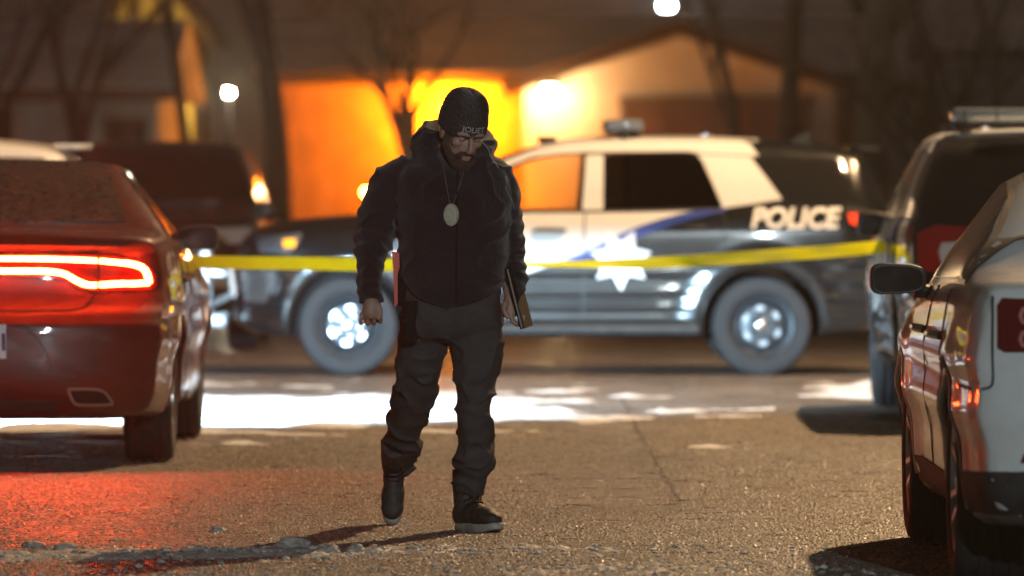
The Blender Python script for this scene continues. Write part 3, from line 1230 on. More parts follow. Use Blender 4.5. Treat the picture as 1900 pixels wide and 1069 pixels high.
    C.panel('rear_bumper_pad', [(-.80, .50), (.80, .50), (.74, .33), (-.74, .33)], 'B', M['plastic'], e, off=.006, grid=.1)
    pl = C.panel('number_plate', [(-.155, .92), (.155, .92), (.155, 1.07), (-.155, 1.07)], 'B', M['plate'], e, off=.008, grid=.1)
    MB().box((-2.22, 0, 1.615), (.20, 1.16, .035), .015).build('spoiler', base, e)
    MB().tube([(-2.33, s * .52, .30) for s in (-1, 1)], .03, 8).build('rear_step', M['plastic'], e)
    # front end
    C.panel('grille', [(-.5, .62), (.5, .62), (.56, .90), (-.56, .90)], 'F', M['plastic'], e, off=.006, grid=.08)
    C.panel('windscreen', [(-.62, 1.20), (.62, 1.20), (.50, 1.60), (-.50, 1.60)], 'F', M['dark_glass'], e, off=.004, grid=.08)
    if livery == 'police':
        # push bumper
        pb = MB()
        for s in (-1, 1):
            pb.box((2.50, s * .33, .60), (.06, .10, .50), .02)
            pb.box((2.46, s * .33, .38), (.22, .05, .09), .015)
            pb.box((2.42, s * .33, .72), (.16, .05, .06), .015)
        for z in (.84, .66, .48):
            pb.tube([(2.50, -.36, z), (2.52, 0, z), (2.50, .36, z)], .034, 10)
        for s in (-1, 1):
            pb.tube([(2.50, s * .34, .80), (2.44, s * .62, .78), (2.30, s * .82, .74), (2.28, s * .84, .58), (2.44, s * .62, .50), (2.50, s * .34, .50)], .026, 8)
        pb.build('push_bumper', M['push_metal'], e)
        # light bar across the roof, seen end on from the side
        lb = MB().box((-.50, 0, 1.778), (.27, 1.22, .085), .03).build('light_bar', M['lens_clear'], e)
        MB().box((-.50, 0, 1.728), (.24, 1.16, .03), .008).build('light_bar_base', M['black_trim'], lb)
        for s in (-1, 1):
            MB().box((-.50, s * .60, 1.71), (.05, .05, .06), .01).box((-.50, s * .655, 1.665), (.05, .03, .10), .01).build('light_bar_foot', M['black_trim'], lb)
        for k in range(3):
            for s in (-1, 1):
                MB().box((-.50, s * (.16 + .19 * k), 1.778), (.274, .012, .07), .003).build('light_bar_divider', M['black_trim'], lb)
        MB().prism([(-1.70, 1.66), (-1.86, 1.655), (-1.86, 1.73), (-1.80, 1.73)], -.03, .03, 'y').build('antenna', M['black_trim'], e)
        MB().box((.05, .30, 1.675), (.14, .12, .05), .015).build('roof_sensor', M['black_trim'], e)
        MB().box((-1.08, .45, 1.705), (.10, .06, .05), .015).build('roof_antenna_base', M['chrome'], e)
    if windows:
        # seats seen through the glass
        for s in (-1, 1):
            MB().box((-.12, s * .40, .95), (.16, .46, .62), .06, Matrix.Rotation(R(-10), 4, 'Y')).build('seat', M['interior'], e)
            MB().box((-.34, s * .40, 1.36), (.10, .27, .22), .04).build('headrest', M['interior'], e)
        MB().box((-.55, 0, 1.25), (.03, 1.5, .62), .01).build('partition', M['interior'], e)
        ring = [(.58 + .04 * math.sin(t), .40 + .19 * math.cos(t), 1.02 + .18 * math.sin(t)) for t in np.linspace(0, 2 * math.pi, 25)]
        MB().tube(ring, .016, 8).build('steering_wheel', M['interior'], e)
    return e


M['headlamp'] = mat('headlamp', (0.16, 0.16, 0.165), 0.1, coat=1.0, metal=0.3)
M['push_metal'] = mat('push_metal', (0.55, 0.56, 0.58), 0.32, metal=0.6, dirt=(0.3, 0.29, 0.28), dscale=12, damt=0.5)
M['lens_clear'] = mat('lens_clear', (0.22, 0.27, 0.32), 0.12, coat=1.0, metal=0.3)

# main police vehicle stands broadside across the street, nose to the left
police = suv('police_suv', 'black and white police vehicle parked broadside across the street behind the yellow tape', ((1028 - 950) / 262, 50.55, 0), math.pi + R(0.4), tail='lit')
# second one, parked on the right, seen from behind
rear_suv = suv('police_suv', 'black police vehicle seen from behind with white window pillars, parked by the snow bank', (3.18, 41.55, 0), math.pi / 2, windows=False)
SUV.text('lettering', 'Joliet', .088, 0.445, 1.168, 'B', -1, M['white_decal'], rear_suv, off=.010, shear=.1, bold=.002)
# dark one and white one beyond the red sedan
dark = suv('dark_suv', 'unmarked black vehicle facing the street behind the red sedan', (-3.02, 58.2, 0), -math.pi / 2, livery='black', windows=False)
white = suv('white_suv', 'plain white vehicle with only its roof showing above the red sedan', (-5.2, 47.5, 0), math.pi, livery='white', windows=False)


# ------------------------------------------------------------------ sedans
def sedan_deform(x0, x1, rw, rear_round, zb, inset=0.0):
    def f(x, y, z):
        w = .93
        if x < x0 + .75:
            t = (x0 + .75 - x) / .75
            x += t * t * rear_round * (abs(y) / w) ** 3.0
            # bumper stands proud, deck lip overhangs
            x -= t ** 4 * .055 * max(0, min(1, (.80 - z) / .10)) * max(0, min(1, (z - .22) / .2))
            x += t ** 4 * .05 * max(0, min(1, (.40 - z) / .16))
            x += t ** 4 * inset * max(0, min(1, (z - .76) / .13)) * max(0, min(1, (1.10 - z) / .045))
        if x > x1 - .8:
            t = (x - x1 + .8) / .8
            x -= t * t * .40 * (abs(y) / w) ** 2.6
        for wx in rw:
            rr = math.hypot(x - wx, z - .35)
            if abs(y) > .5:
                y += math.copysign(0.018 * math.exp(-((rr - .46) / .10) ** 2), y)
        if abs(y) > .5:
            y += math.copysign(-0.018 * math.exp(-((z - .62) / .07) ** 2) + .010 * math.exp(-((z - .80) / .05) ** 2), y)
        return (x, y, z)
    return f


def sedan(name, label, loc, rz, S, paint, wheel_kind='alloy'):
    e = empty(name, loc, rz)
    tag(e, label, 'car')
    C = Car(S)
    wx = S['wx']
    cuts = []
    for x in (wx, -wx):
        for s in (1, -1):
            v, f = cyl_cut(x, .345, .405, s * .56, s * 1.3)
            cuts.append((v, f, 1))
    me = C.body_mesh([paint, M['well']], cuts)
    b = bpy.data.objects.new('body', me)
    COL.objects.link(b)
    b.parent = e
    for x in (wx, -wx):
        for s in (1, -1):
            put_wheel(e, x, s * .80, .345, .245, wheel_kind, 0, spin=.4)
            arch_lip(e, x, .408, .345, (lambda s_: (lambda xx, zz: side_y(C, s_)(xx, max(zz, .30)) - s_ * .006))(s), paint)
    return e, C


# --- red sedan with the lit tail-light loop (383 px per metre at its tail)
def rc(px, py):
    return (-(px + 50) / 383.0, 1.46 + (315 - py) / 383.0)


S1 = dict(x0=-2.52, x1=2.42, tumble=.66, wx=1.525,
          top=[(-2.52, 1.10), (-2.47, 1.150), (-2.40, 1.160), (-2.2, 1.155), (-1.85, 1.17), (-1.62, 1.215), (-1.25, 1.36), (-.85, 1.465), (-.45, 1.51), (0, 1.515), (.3, 1.47), (.7, 1.30), (1.05, 1.10),
               (1.3, 1.06), (1.9, .99), (2.25, .90), (2.42, .74)],
          bot=[(-2.52, .26), (-2.2, .24), (-1, .20), (1.5, .20), (2.42, .26)],
          belt=[(-2.52, 1.08), (-1.8, 1.10), (-1, 1.06), (.8, 1.00), (1.5, .95), (2.42, .75)],
          half=[(-2.52, .90), (-2.2, .93), (-1.5, .95), (0, .925), (1.5, .94), (2.1, .92), (2.42, .86)])
S1['deform'] = sedan_deform(-2.52, 2.42, (1.525, -1.525), .24, .24, .05)
RED = (-2.61, 36.55, 0)
red, C1 = sedan('red_sedan', 'dark red sedan with a lit loop of tail lights, brake lights glowing', RED, math.pi / 2, S1, M['red_paint'])
C1.panel('rear_window', [(-.68, 1.195), (.68, 1.195), (.665, 1.24), (.545, 1.475), (.49, 1.498), (-.49, 1.498), (-.545, 1.475), (-.665, 1.24)], 'B', M['frost_glass'], red, off=.010, grid=.03, skirt=.014)
for s, v in ((1, 'L'), (-1, 'R')):
    C1.panel('side_window', [(-1.45, 1.13), (-1.10, 1.32), (-.70, 1.42), (-.2, 1.45), (.2, 1.42), (.55, 1.29), (.85, 1.13), (.9, 1.08), (0, 1.09)], v, M['dark_glass'], red, off=.004, grid=.08)
    C1.strip('window_trim', [(-1.52, 1.12), (-1.15, 1.325), (-.72, 1.43), (-.2, 1.462)], .022, v, M['chrome'], red, off=.007)
    mirror(red, .62, s * .94, 1.10, s, M['black_trim'], M['dark_glass'], w=.225, h=.13)
    C1.strip('door_seam', [(-.98, 1.08), (-1.0, .8), (-.88, .5)], .008, v, M['well'], red)
    C1.strip('door_seam', [(.12, 1.07), (.13, .7), (.12, .30)], .008, v, M['well'], red)
    for x in (-.80, .30):
        MB().tube([C1.cast(x + d, .90, v, o) for d, o in ((-.11, .004), (-.08, .028), (.08, .028), (.11, .004))], .014, 8).build('door_handle', M['red_paint'], red)
    C1.panel('side_marker', [(-2.16, .76), (-2.10, .76), (-2.10, .79), (-2.16, .79)], v, M['amber_marker'] if 'amber_marker' in M else M['amber_lens'], red, off=.008, grid=.03)
# glass-dark lamp panel across the tail
half_top = [(0, 471), (120, 472), (190, 474), (245, 482), (272, 497), (282, 514), (283, 536)]
half_bot = [(272, 541), (165, 542), (142, 537), (118, 521), (100, 516), (0, 513)]
pan = [rc(*p) for p in half_top] + [rc(*p) for p in half_bot]
pan = [p for p in pan]
left = [(-a, b) for a, b in pan[::-1]]
tl = C1.panel('tail_light', left + pan, 'B', M['red_lens_dark'], red, off=.006, grid=.022)
for s in (1, -1):
    def S_(pts):
        return [((-s) * rc(*p)[0] if s > 0 else rc(*p)[0], rc(*p)[1]) for p in pts]
    C1.strip('led_strip', S_([(-50, 480), (30, 480), (100, 481), (174, 484)]), .026, 'B', M['red_led'], tl, off=.016)
    C1.strip('led_strip', S_([(179, 484.5), (215, 488), (243, 493), (258, 500), (265, 512), (268, 528)]), .026, 'B', M['red_led'], tl, off=.016)
    C1.strip('led_strip', S_([(268, 527.5), (230, 528.5), (178, 530)]), .026, 'B', M['red_led'], tl, off=.016)
    C1.strip('led_strip', S_([(173, 530.5), (155, 530), (138, 523), (118, 511), (98, 506), (60, 504), (-50, 504)]), .026, 'B', M['red_led'], tl, off=.016)
    C1.strip('tail_seam', S_([(178, 470), (177, 545)]), .007, 'B', M['well'], tl, off=.014)
    C1.strip('trunk_seam', S_([(-50, 577), (80, 577), (140, 574), (160, 564), (172, 546)]), .010, 'B', M['well'], red, off=.003)
    # exhaust outlet in the bumper
    ex = [(-s * (-(px + 50) / 383.0) if s > 0 else -(px + 50) / 383.0, 1.46 + (315 - py) / 383) for px, py in ((124, 722), (165, 722), (188, 727), (202, 745), (198, 751), (145, 751), (132, 744))]
    ex_o = C1.panel('exhaust_tip', ex, 'B', M['well'], red, off=.004, grid=.03)
    C1.strip('exhaust_trim', ex + [ex[0]], .012, 'B', M['alloy'], ex_o, off=.010, sub=3)
    # plate recess edge
    C1.strip('bumper_crease', S_([(95, 690), (85, 655), (60, 620), (25, 602), (-50, 598)]), .008, 'B', M['black_trim'], red, off=.003)
    C1.strip('bumper_crease', S_([(-50, 690), (60, 690), (140, 700)]), .007, 'B', M['black_trim'], red, off=.003)
C1.panel('number_plate', [(-.158, .545), (.158, .545), (.158, .705), (-.158, .705)], 'B', M['plate'], red, off=.012, grid=.08)
C1.text('plate_mark', '1', .115, -.147, .62, 'B', -1, M['plate_ink'], red, off=.016, bold=.003)
C1.panel('diffuser', [(-.42, .34), (.42, .34), (.39, .255), (-.39, .255)], 'B', M['plastic'], red, off=.004, grid=.08)
# its headlights shine forward along the street; a shield plate keeps the beam low
for s in (1, -1):
    hx, hy, hz = 2.30, s * .66, .70
    hl = C1.panel('headlight', [(s * y_, z_) for y_, z_ in ((.50, .74), (.78, .75), (.76, .64), (.52, .64))], 'F', M['head_led'], red, off=.008, grid=.04)
    MB().box((2.64, hy, .7215), (.24, .34, .005), .001).build('beam_shield', M['black_trim'], hl)
    point_light('headlight_beam', (2.54, hy, .715), (0.50, 0.78, 1.0), 8000, .004, spot=100, direction=(1, -.16, -.02), parent=red, blend=1.0)

# --- silver-white sedan, cut by the right edge of the frame (551 px per metre at its tail)
def wc(px, py):
    return (-((px - 950) / 551.0 - 2.47), 1.46 + (315 - py) / 551.0)


S2 = dict(x0=-2.42, x1=2.36, tumble=.60, wx=1.42,
          top=[(-2.42, 1.03), (-2.37, 1.075), (-2.25, 1.09), (-1.95, 1.09), (-1.72, 1.115), (-1.4, 1.24), (-1.0, 1.38), (-.6, 1.455), (-.2, 1.475), (.2, 1.45), (.6, 1.31), (1.0, 1.08), (1.3, 1.03), (1.9, .96), (2.2, .88), (2.36, .74)],
          bot=[(-2.42, .27), (-2.2, .24), (-1, .20), (1.5, .20), (2.36, .26)],
          belt=[(-2.42, 1.03), (-1.8, 1.06), (-1, 1.04), (.8, .98), (1.5, .93), (2.36, .75)],
          half=[(-2.42, .88), (-2.15, .91), (-1.4, .925), (0, .92), (1.4, .925), (2.0, .90), (2.36, .84)])
S2['deform'] = sedan_deform(-2.42, 2.36, (1.42, -1.42), .22, .24)
wsd, C2 = sedan('white_sedan', 'silver white sedan with black lower bumper, in front of the parked police vehicle', (2.47, 26.1, 0), math.pi / 2, S2, M['silver_paint'])
C2.panel('rear_window', [(-.66, 1.13), (.66, 1.13), (.50, 1.42), (-.50, 1.42)], 'B', M['frost_grey'] if 'frost_grey' in M else M['frost_glass'], wsd, off=.010, grid=.03, skirt=.014)
for s, v in ((1, 'L'), (-1, 'R')):
    C2.panel('side_window', [(-1.55, 1.075), (-1.25, 1.24), (-.85, 1.36), (-.4, 1.41), (.1, 1.40), (.45, 1.29), (.8, 1.08), (.85, 1.05), (0, 1.06)], v, M['dark_glass'], wsd, off=.004, grid=.08)
    C2.strip('window_trim', [(-1.62, 1.075), (-1.28, 1.255), (-.87, 1.375), (-.4, 1.425), (.1, 1.415)], .035, v, M['black_trim'], wsd, off=.008)
    mirror(wsd, .58, s * 1.0, 1.045, s, M['black_trim'], M['dark_glass'], w=.215, h=.115)
    C2.panel('sill', [(-.98, .36), (.98, .36), (.98, .22), (-.98, .22)], v, M['plastic'], wsd, off=.006, grid=.1)
    C2.strip('door_seam', [(-.90, 1.03), (-.93, .8), (-.80, .5)], .007, v, M['well'], wsd)
    C2.strip('door_seam', [(.12, 1.03), (.13, .7), (.12, .34)], .007, v, M['well'], wsd)
    for x in (-.72, .30):
        MB().tube([C2.cast(x + d, .86, v, o) for d, o in ((-.11, .004), (-.08, .034), (.08, .034), (.11, .004))], .016, 8).build('door_handle', M['chrome'], wsd)
    C2.strip('bumper_seam', [(-1.84, .715), (-2.0, .710), (-2.16, .712)], .007, v, M['well'], wsd)
    C2.panel('wheel_arch_trim', [(-1.42 + (.415 + d) * math.cos(R(a)), .345 + (.415 + d) * math.sin(R(a))) for d, rng in ((.0, range(10, 171, 8)), (.045, range(170, 9, -8))) for a in rng], v, M['plastic'], wsd, off=.005, grid=.05)
    tl = C2.panel('tail_light', [(s * y_, z_) for y_, z_ in ((.40, 1.00), (.80, 1.02), (.815, 1.0), (.815, .855), (.79, .84), (.40, .85))], 'B', M['red_lens_dark'], wsd, off=.010, grid=.05)
    for z_ in (.885, .965):
        C2.panel('lamp_cell', [(s * y_, zz) for y_, zz in ((.60, z_ - .028), (.735, z_ - .028), (.745, z_), (.735, z_ + .028), (.60, z_ + .028))], 'B', M['pink_lens'], tl, off=.015, grid=.04)
        C2.panel('lamp_core', [(s * y_, zz) for y_, zz in ((.62, z_ - .016), (.725, z_ - .016), (.73, z_), (.725, z_ + .016), (.62, z_ + .016))], 'B', M['red_lens_dark'], tl, off=.018, grid=.04)
    C2.strip('lamp_seam', [(s * .833, 1.03), (s * .835, .85), (s * .835, .75), (s * .845, .722), (s * .875, .712)], .007, 'B', M['well'], wsd, off=.003)
    C2.panel('bumper_corner_pad', [(-2.36, .437), (-2.1, .425), (-1.86, .42), (-1.83, .36), (-1.86, .28), (-2.3, .29)], v, M['plastic'], wsd, off=.009, grid=.04)
    C2.panel('reflector', [(s * y_, z_) for y_, z_ in ((.58, .47), (.74, .47), (.73, .50), (.58, .50))], 'B', M['red_lens_dark'], wsd, off=.014, grid=.04)
C2.panel('rear_bumper_pad', [(-.79, .435), (-.5, .45), (.5, .45), (.79, .435), (.78, .33), (.72, .27), (.55, .30), (-.55, .30), (-.72, .27), (-.78, .33)], 'B', M['plastic'], wsd, off=.008, grid=.06)
C2.strip('trunk_seam', [(-.38, 1.02), (-.36, .84), (-.30, .80), (.30, .80), (.36, .84), (.38, 1.02)], .008, 'B', M['well'], wsd, off=.003)
C2.panel('number_plate', [(-.155, .60), (.155, .60), (.155, .755), (-.155, .755)], 'B', M['plate'], wsd, off=.010, grid=.08)

# ------------------------------------------------------------------ yellow tape strung between the two parked cars
tp = []
keys = [  # px, py centre, distance, apparent height px, twist
    (318, 484, 37.4, 24, 0.0), (420, 487, 38.2, 24, 0.0), (560, 489, 39.2, 24, 0.05), (680, 491, 39.9, 24, 0.15), (800, 493, 40.4, 20, 0.5), (920, 493, 40.8, 12, 0.95),
    (1000, 491, 41.0, 9, 1.1), (1080, 490, 41.1, 12, 0.9), (1180, 489, 41.2, 19, 0.5), (1300, 483, 41.3, 23, 0.15), (1450, 473, 41.3, 24, 0.0), (1560, 465, 41.3, 24, 0.0), (1650, 456, 41.2, 24, 0.0)]
K = catmull(keys, 10)
vs, fs = [], []
for i, (px, py, D, hp, tw) in enumerate(K):
    c = at(px, py, D)
    w = .076
    tilt = math.acos(max(-1, min(1, (hp / (F / D)) / w)))
    d = Vector((0, math.sin(tilt), math.cos(tilt))) * w / 2
    d.y += .002 * math.sin(i * .9)
    for k in (-1, -.33, .33, 1):
        vs.append(c + d * k + Vector((0, .003 * math.cos(k * 2 + i * .5), 0)))
for i in range(len(K) - 1):
    for k in range(3):
        fs.append((i * 4 + k, i * 4 + k + 1, (i + 1) * 4 + k + 1, (i + 1) * 4 + k))
tape = mk('barrier_tape', vs, fs, M['tape'])
tag(tape, 'yellow plastic barrier tape stretched from the red sedan to the parked police vehicle', 'tape')


# ------------------------------------------------------------------ the walking man
D1 = 28.32
ORG = Vector(((860 - 950) / F * D1, D1, 0))


def P(px, py, dy=0.0):
    return at(px, py, D1 + dy) - ORG


M['jacket'] = mat('jacket', (0.010, 0.010, 0.015), 0.85, bump=0.5, bscale=220, vary=0.35, vscale=9, sheen=0.25, spec=0.25)
M['trousers'] = mat('trousers', (0.048, 0.048, 0.050), 0.88, bump=0.4, bscale=260, vary=0.2, vscale=10, spec=0.25)
M['knit'] = mat('knit', (0.012, 0.011, 0.011), 0.95, bump=0.9, bscale=200, sheen=0.3, spec=0.2)
M['skin'] = mat('skin', (0.34, 0.20, 0.155), 0.55, bump=0.15, bscale=90, vary=0.12, vscale=30)
M['beard'] = mat('beard', (0.055, 0.032, 0.022), 0.9, bump=1.0, bscale=160, vary=0.4, vscale=60)
M['boot'] = mat('boot', (0.016, 0.014, 0.013), 0.6, bump=0.3, bscale=90, dirt=(0.10, 0.09, 0.08), dscale=25, damt=0.35)
M['sole'] = mat('sole', (0.42, 0.38, 0.32), 0.7, dirt=(0.1, 0.09, 0.08), dscale=30, damt=0.6)
M['badge'] = mat('badge', (0.42, 0.38, 0.30), 0.4, metal=0.85, bump=0.8, bscale=120)
M['silver'] = mat('silver', (0.6, 0.6, 0.6), 0.3, metal=0.9)
M['red_plastic'] = mat('red_plastic', (0.62, 0.05, 0.02), 0.4)
M['grey_thread'] = mat('grey_thread', (0.34, 0.33, 0.33), 0.8)
M['paper'] = mat('paper', (0.26, 0.25, 0.24), 0.8)
M['folder'] = mat('folder', (0.006, 0.006, 0.006), 0.8, bump=0.2, bscale=150, spec=0.15)


def ell(c, r, Mx=None, seg=20):
    vs, fs = [], []
    n = seg // 2
    for i in range(1, n):
        a = math.pi * i / n
        for k in range(seg):
            b = 2 * math.pi * k / seg
            vs.append((c[0] + r[0] * math.sin(a) * math.cos(b), c[1] + r[1] * math.sin(a) * math.sin(b), c[2] + r[2] * math.cos(a)))
    for i in range(n - 2):
        for k in range(seg):
            k2 = (k + 1) % seg
            fs.append((i * seg + k, (i + 1) * seg + k, (i + 1) * seg + k2, i * seg + k2))
    t = len(vs)
    vs += [(c[0], c[1], c[2] + r[2]), (c[0], c[1], c[2] - r[2])]
    for k in range(seg):
        k2 = (k + 1) % seg
        fs.append((t, k, k2))
        fs.append((t + 1, (n - 2) * seg + k2, (n - 2) * seg + k))
    if Mx:
        vs = [tuple(Mx @ Vector(v)) for v in vs]
    return vs, fs


def limb(rows, seg=22, sub=6, ripple=0.0, rfreq=60):
    """rows: x,y,z,r"""
    K = catmull(rows, sub)
    rad = [k[3] * (1 + ripple * math.sin(i * rfreq / sub)) for i, k in enumerate(K)]
    return tube_geo([k[:3] for k in K], rad, seg, True)


def stack(rows, seg=36, sub=5, e=2.3):
    """horizontal superellipse slices: cx,cy,z,rx,ry"""
    K = catmull(rows, sub)
    vs, fs = [], []
    for cx, cy_, z, rx, ry in K:
        for k in range(seg):
            a = 2 * math.pi * k / seg
            c, s = math.cos(a), math.sin(a)
            vs.append((cx + rx * math.copysign(abs(c) ** (2 / e), c), cy_ + ry * math.copysign(abs(s) ** (2 / e), s), z))
    n = len(K)
    for i in range(n - 1):
        for k in range(seg):
            k2 = (k + 1) % seg
            fs.append((i * seg + k, i * seg + k2, (i + 1) * seg + k2, (i + 1) * seg + k))
    fs.append(tuple(range(seg)))
    fs.append(tuple((n - 1) * seg + k for k in range(seg)))
    return vs, fs


def fuse(name, parts, voxel, smooth, mt, parent, fn=None):
    mb = MB()
    for v, f in parts:
        mb.add(v, f)
    me = bpy.data.meshes.new('t')
    me.from_pydata(mb.v, [], mb.f)
    bm = bmesh.new()
    bm.from_mesh(me)
    bmesh.ops.recalc_face_normals(bm, faces=bm.faces[:])
    bm.to_mesh(me)
    bm.free()
    o = bpy.data.objects.new('t', me)
    COL.objects.link(o)
    r = o.modifiers.new('r', 'REMESH')
    r.mode = 'VOXEL'
    r.voxel_size = voxel
    if smooth:
        s = o.modifiers.new('s', 'SMOOTH')
        s.factor = .5
        s.iterations = smooth
    dg = bpy.context.evaluated_depsgraph_get()
    res = bpy.data.meshes.new_from_object(o.evaluated_get(dg), depsgraph=dg)
    bpy.data.objects.remove(o)
    if fn:
        n = len(res.vertices)
        co = np.empty(n * 3, np.float32)
        no = np.empty(n * 3, np.float32)
        res.vertices.foreach_get('co', co)
        res.vertex_normals.foreach_get('vector', no)
        co, no = co.reshape(-1, 3).tolist(), no.reshape(-1, 3).tolist()
        new = [tuple(fn(Vector(a), Vector(b))) for a, b in zip(co, no)]
        res.vertices.foreach_set('co', np.array(new, np.float32).ravel())
        res.update()
    return link(name, res, mt, parent, True)


man = empty('person', ORG)
tag(man, 'person in dark hooded jacket and knit cap walking with bowed head, badge on chest', 'person')

# head frame: bowed, turned to his left
HC = P(857, 246, -.10)
HM = Matrix.Translation(HC) @ Matrix.Rotation(R(24), 4, 'Z') @ Matrix.Rotation(R(24), 4, 'X') @ Matrix.Rotation(R(4), 4, 'Y')


def H(x, y, z):
    return HM @ Vector((x, y, z))


def hrow(pts):
    return [(*H(*p[:3]), p[3]) for p in pts]


def prow(rows, f=1.0):
    return [(*P(a, b, c), d * f) for a, b, c, d in rows]


hd = [ell((0, .015, .045), (.076, .095, .098), HM), ell((0, -.032, -.042), (.060, .062, .076), HM), ell((0, -.066, -.100), (.030, .026, .024), HM),
      ell((.040, -.062, -.016), (.026, .024, .024), HM), ell((-.040, -.062, -.016), (.026, .024, .024), HM),
      ell((.079, .012, -.006), (.010, .021, .032), HM), ell((-.079, .012, -.006), (.010, .021, .032), HM),
      ell((0, -.092, -.066), (.024, .011, .007), HM), ell((0, -.090, -.078), (.021, .011, .008), HM),
      ell((.0, -.112, -.037), (.017, .014, .010), HM),
      limb(hrow([(0, -.090, .022, .008), (0, -.103, .0, .0095), (0, -.116, -.025, .012), (0, -.117, -.036, .010)]), 12),
      limb(hrow([(-.056, -.074, .024, .010), (-.03, -.090, .029, .012), (0, -.092, .023, .009), (.03, -.090, .029, .012), (.056, -.074, .024, .010)]), 10),
      ell((.031, -.078, .006), (.014, .013, .012), HM), ell((-.031, -.078, .006), (.014, .013, .012), HM)]
neck = [limb([(*H(0, .03, -.05), .058), (*P(850, 285, .02), .062), (*P(845, 320, .02), .09), (*P(842, 420, .0), .12), (*P(840, 540, .0), .12)], 18)]
# arms and legs inside the clothing keep the body one figure
la = [(790, 332, .02, 34), (752, 327, .02, 39), (722, 356, .03, 41), (706, 398, .02, 40), (697, 436, .0, 36.5), (688, 475, -.05, 31), (686, 512, -.09, 26), (688, 540, -.12, 22), (690, 557, -.135, 19.5)]
ra = [(885, 335, .02, 34), (910, 326, .02, 37), (925, 352, .03, 38), (930, 400, .05, 37), (935, 440, .06, 34.5), (941, 482, .05, 32), (946, 518, .02, 29), (948, 545, -.01, 24)]
ll = [(787, 612, .02, .100), (781, 650, .04, .098), (774, 700, .10, .090), (763, 748, .17, .078), (753, 785, .29, .074), (746, 822, .42, .074), (740, 850, .53, .062), (738, 866, .58, .055)]
rl = [(886, 612, -.01, .104), (885, 650, -.03, .107), (881, 700, -.07, .087), (880, 740, -.09, .074), (880, 775, -.09, .070), (880, 815, -.06, .075), (881, 852, -.03, .079), (875, 885, 0, .066), (868, 910, .02, .060)]
S1p = 1 / 459.0


def inner(rows, k):
    return limb(prow([(a, b, c, d * k) for a, b, c, d in rows]), 14)


hands = []
# viewer-left hand, relaxed and half closed
w0 = P(690, 553, -.135)
hands.append(limb([(*P(690, 530, -.12), .026), (*w0, .027), (*P(689, 566, -.142), .034), (*P(688, 580, -.147), .036), (*P(688, 587, -.142), .028)], 14))
for i, (dx, ln) in enumerate(((-.034, .9), (-.0115, 1.0), (.011, .95), (.032, .8))):
    b = P(688, 580, -.150) + Vector((dx, .004 * i, 0))
    hands.append(limb([(*b, .0095), (*(b + Vector((dx * .2, -.006, -.026 * ln))), .0092), (*(b + Vector((dx * .2, .010, -.048 * ln))), .0088), (*(b + Vector((dx * .0, .036, -.040 * ln))), .009),
                       (*(b + Vector((0, .048, -.022 * ln))), .008)], 10, 4))
tb = P(700, 565, -.15)
hands.append(limb([(*tb, .014), (*(tb + Vector((.012, -.012, -.022))), .0115), (*(tb + Vector((.010, -.016, -.045))), .0105), (*(tb + Vector((.002, -.012, -.060))), .009)], 10, 4))
# viewer-right hand, closed on the lower edge of the folder
hands.append(limb([(*P(947, 540, 0), .024), (*P(947, 556, -.01), .028), (*P(946, 575, -.02), .034), (*P(947, 588, -.02), .030)], 14))
for i in range(4):
    b = P(947, 584, -.045 + .021 * i)
    hands.append(limb([(*b, .0105), (*(b + Vector((.012, 0, -.030))), .0105), (*(b + Vector((.036, .002, -.040))), .0098), (*(b + Vector((.052, .004, -.022))), .009), (*(b + Vector((.050, .004, -.004))), .008)], 10, 4))
tb = P(938, 562, -.045)
hands.append(limb([(*tb, .014), (*(tb + Vector((-.006, -.018, -.026))), .0115), (*(tb + Vector((.004, -.026, -.050))), .0105), (*(tb + Vector((.014, -.026, -.062))), .009)], 10, 4))

body = fuse('body', hd + neck + hands + [limb(prow([(a, b, c, d * S1p * .6) for a, b, c, d in la]), 14), limb(prow([(a, b, c, d * S1p * .6) for a, b, c, d in ra]), 14),
            inner(ll, .7), inner(rl, .7), stack([(*P(838, 545), .12, .09), (*P(838, 575), .13, .10), (*P(838, 600), .12, .09)]),
            limb([(*P(842, 320, .02), .08), (*P(780, 318, .02), .07), (*P(750, 318, .02), .06)], 14), limb([(*P(842, 320, .02), .08), (*P(900, 318, .02), .07), (*P(920, 318, .02), .06)], 14)],
            .0042, 2, M['skin'], man)
HI = HM.inverted()
for v in body.data.vertices:      # eye sockets and lid crease
    h = HI @ v.co
    if h.y < -.03 and -.06 < h.z < .06 and abs(h.x) < .07:
        for sx in (-1, 1):
            d2 = ((h.x - sx * .031) / .019) ** 2 + ((h.z - .006) / .010) ** 2
            h.y += .007 * math.exp(-((h.x - sx * .031) / .022) ** 2 - ((h.z - .017) / .006) ** 2)
            h.y += .004 * math.exp(-((h.x - sx * .031) / .020) ** 2 - ((h.z + .006) / .004) ** 2)
            h.y += .006 * math.exp(-((h.x - sx * .014) / .007) ** 2 - ((h.z - .006) / .010) ** 2)
        h.y += .003 * math.exp(-((h.x) / .022) ** 2 - ((h.z + .072) / .003) ** 2)
        v.co = HM @ h
body.data.update()

# beard: a thick ragged shell over jaw, chin, lip and cheeks
def beard_fn(co, n):
    h = HI @ co
    return co + n * (.004 * noise.noise(h * 130) + .004 * noise.noise(h * 60))


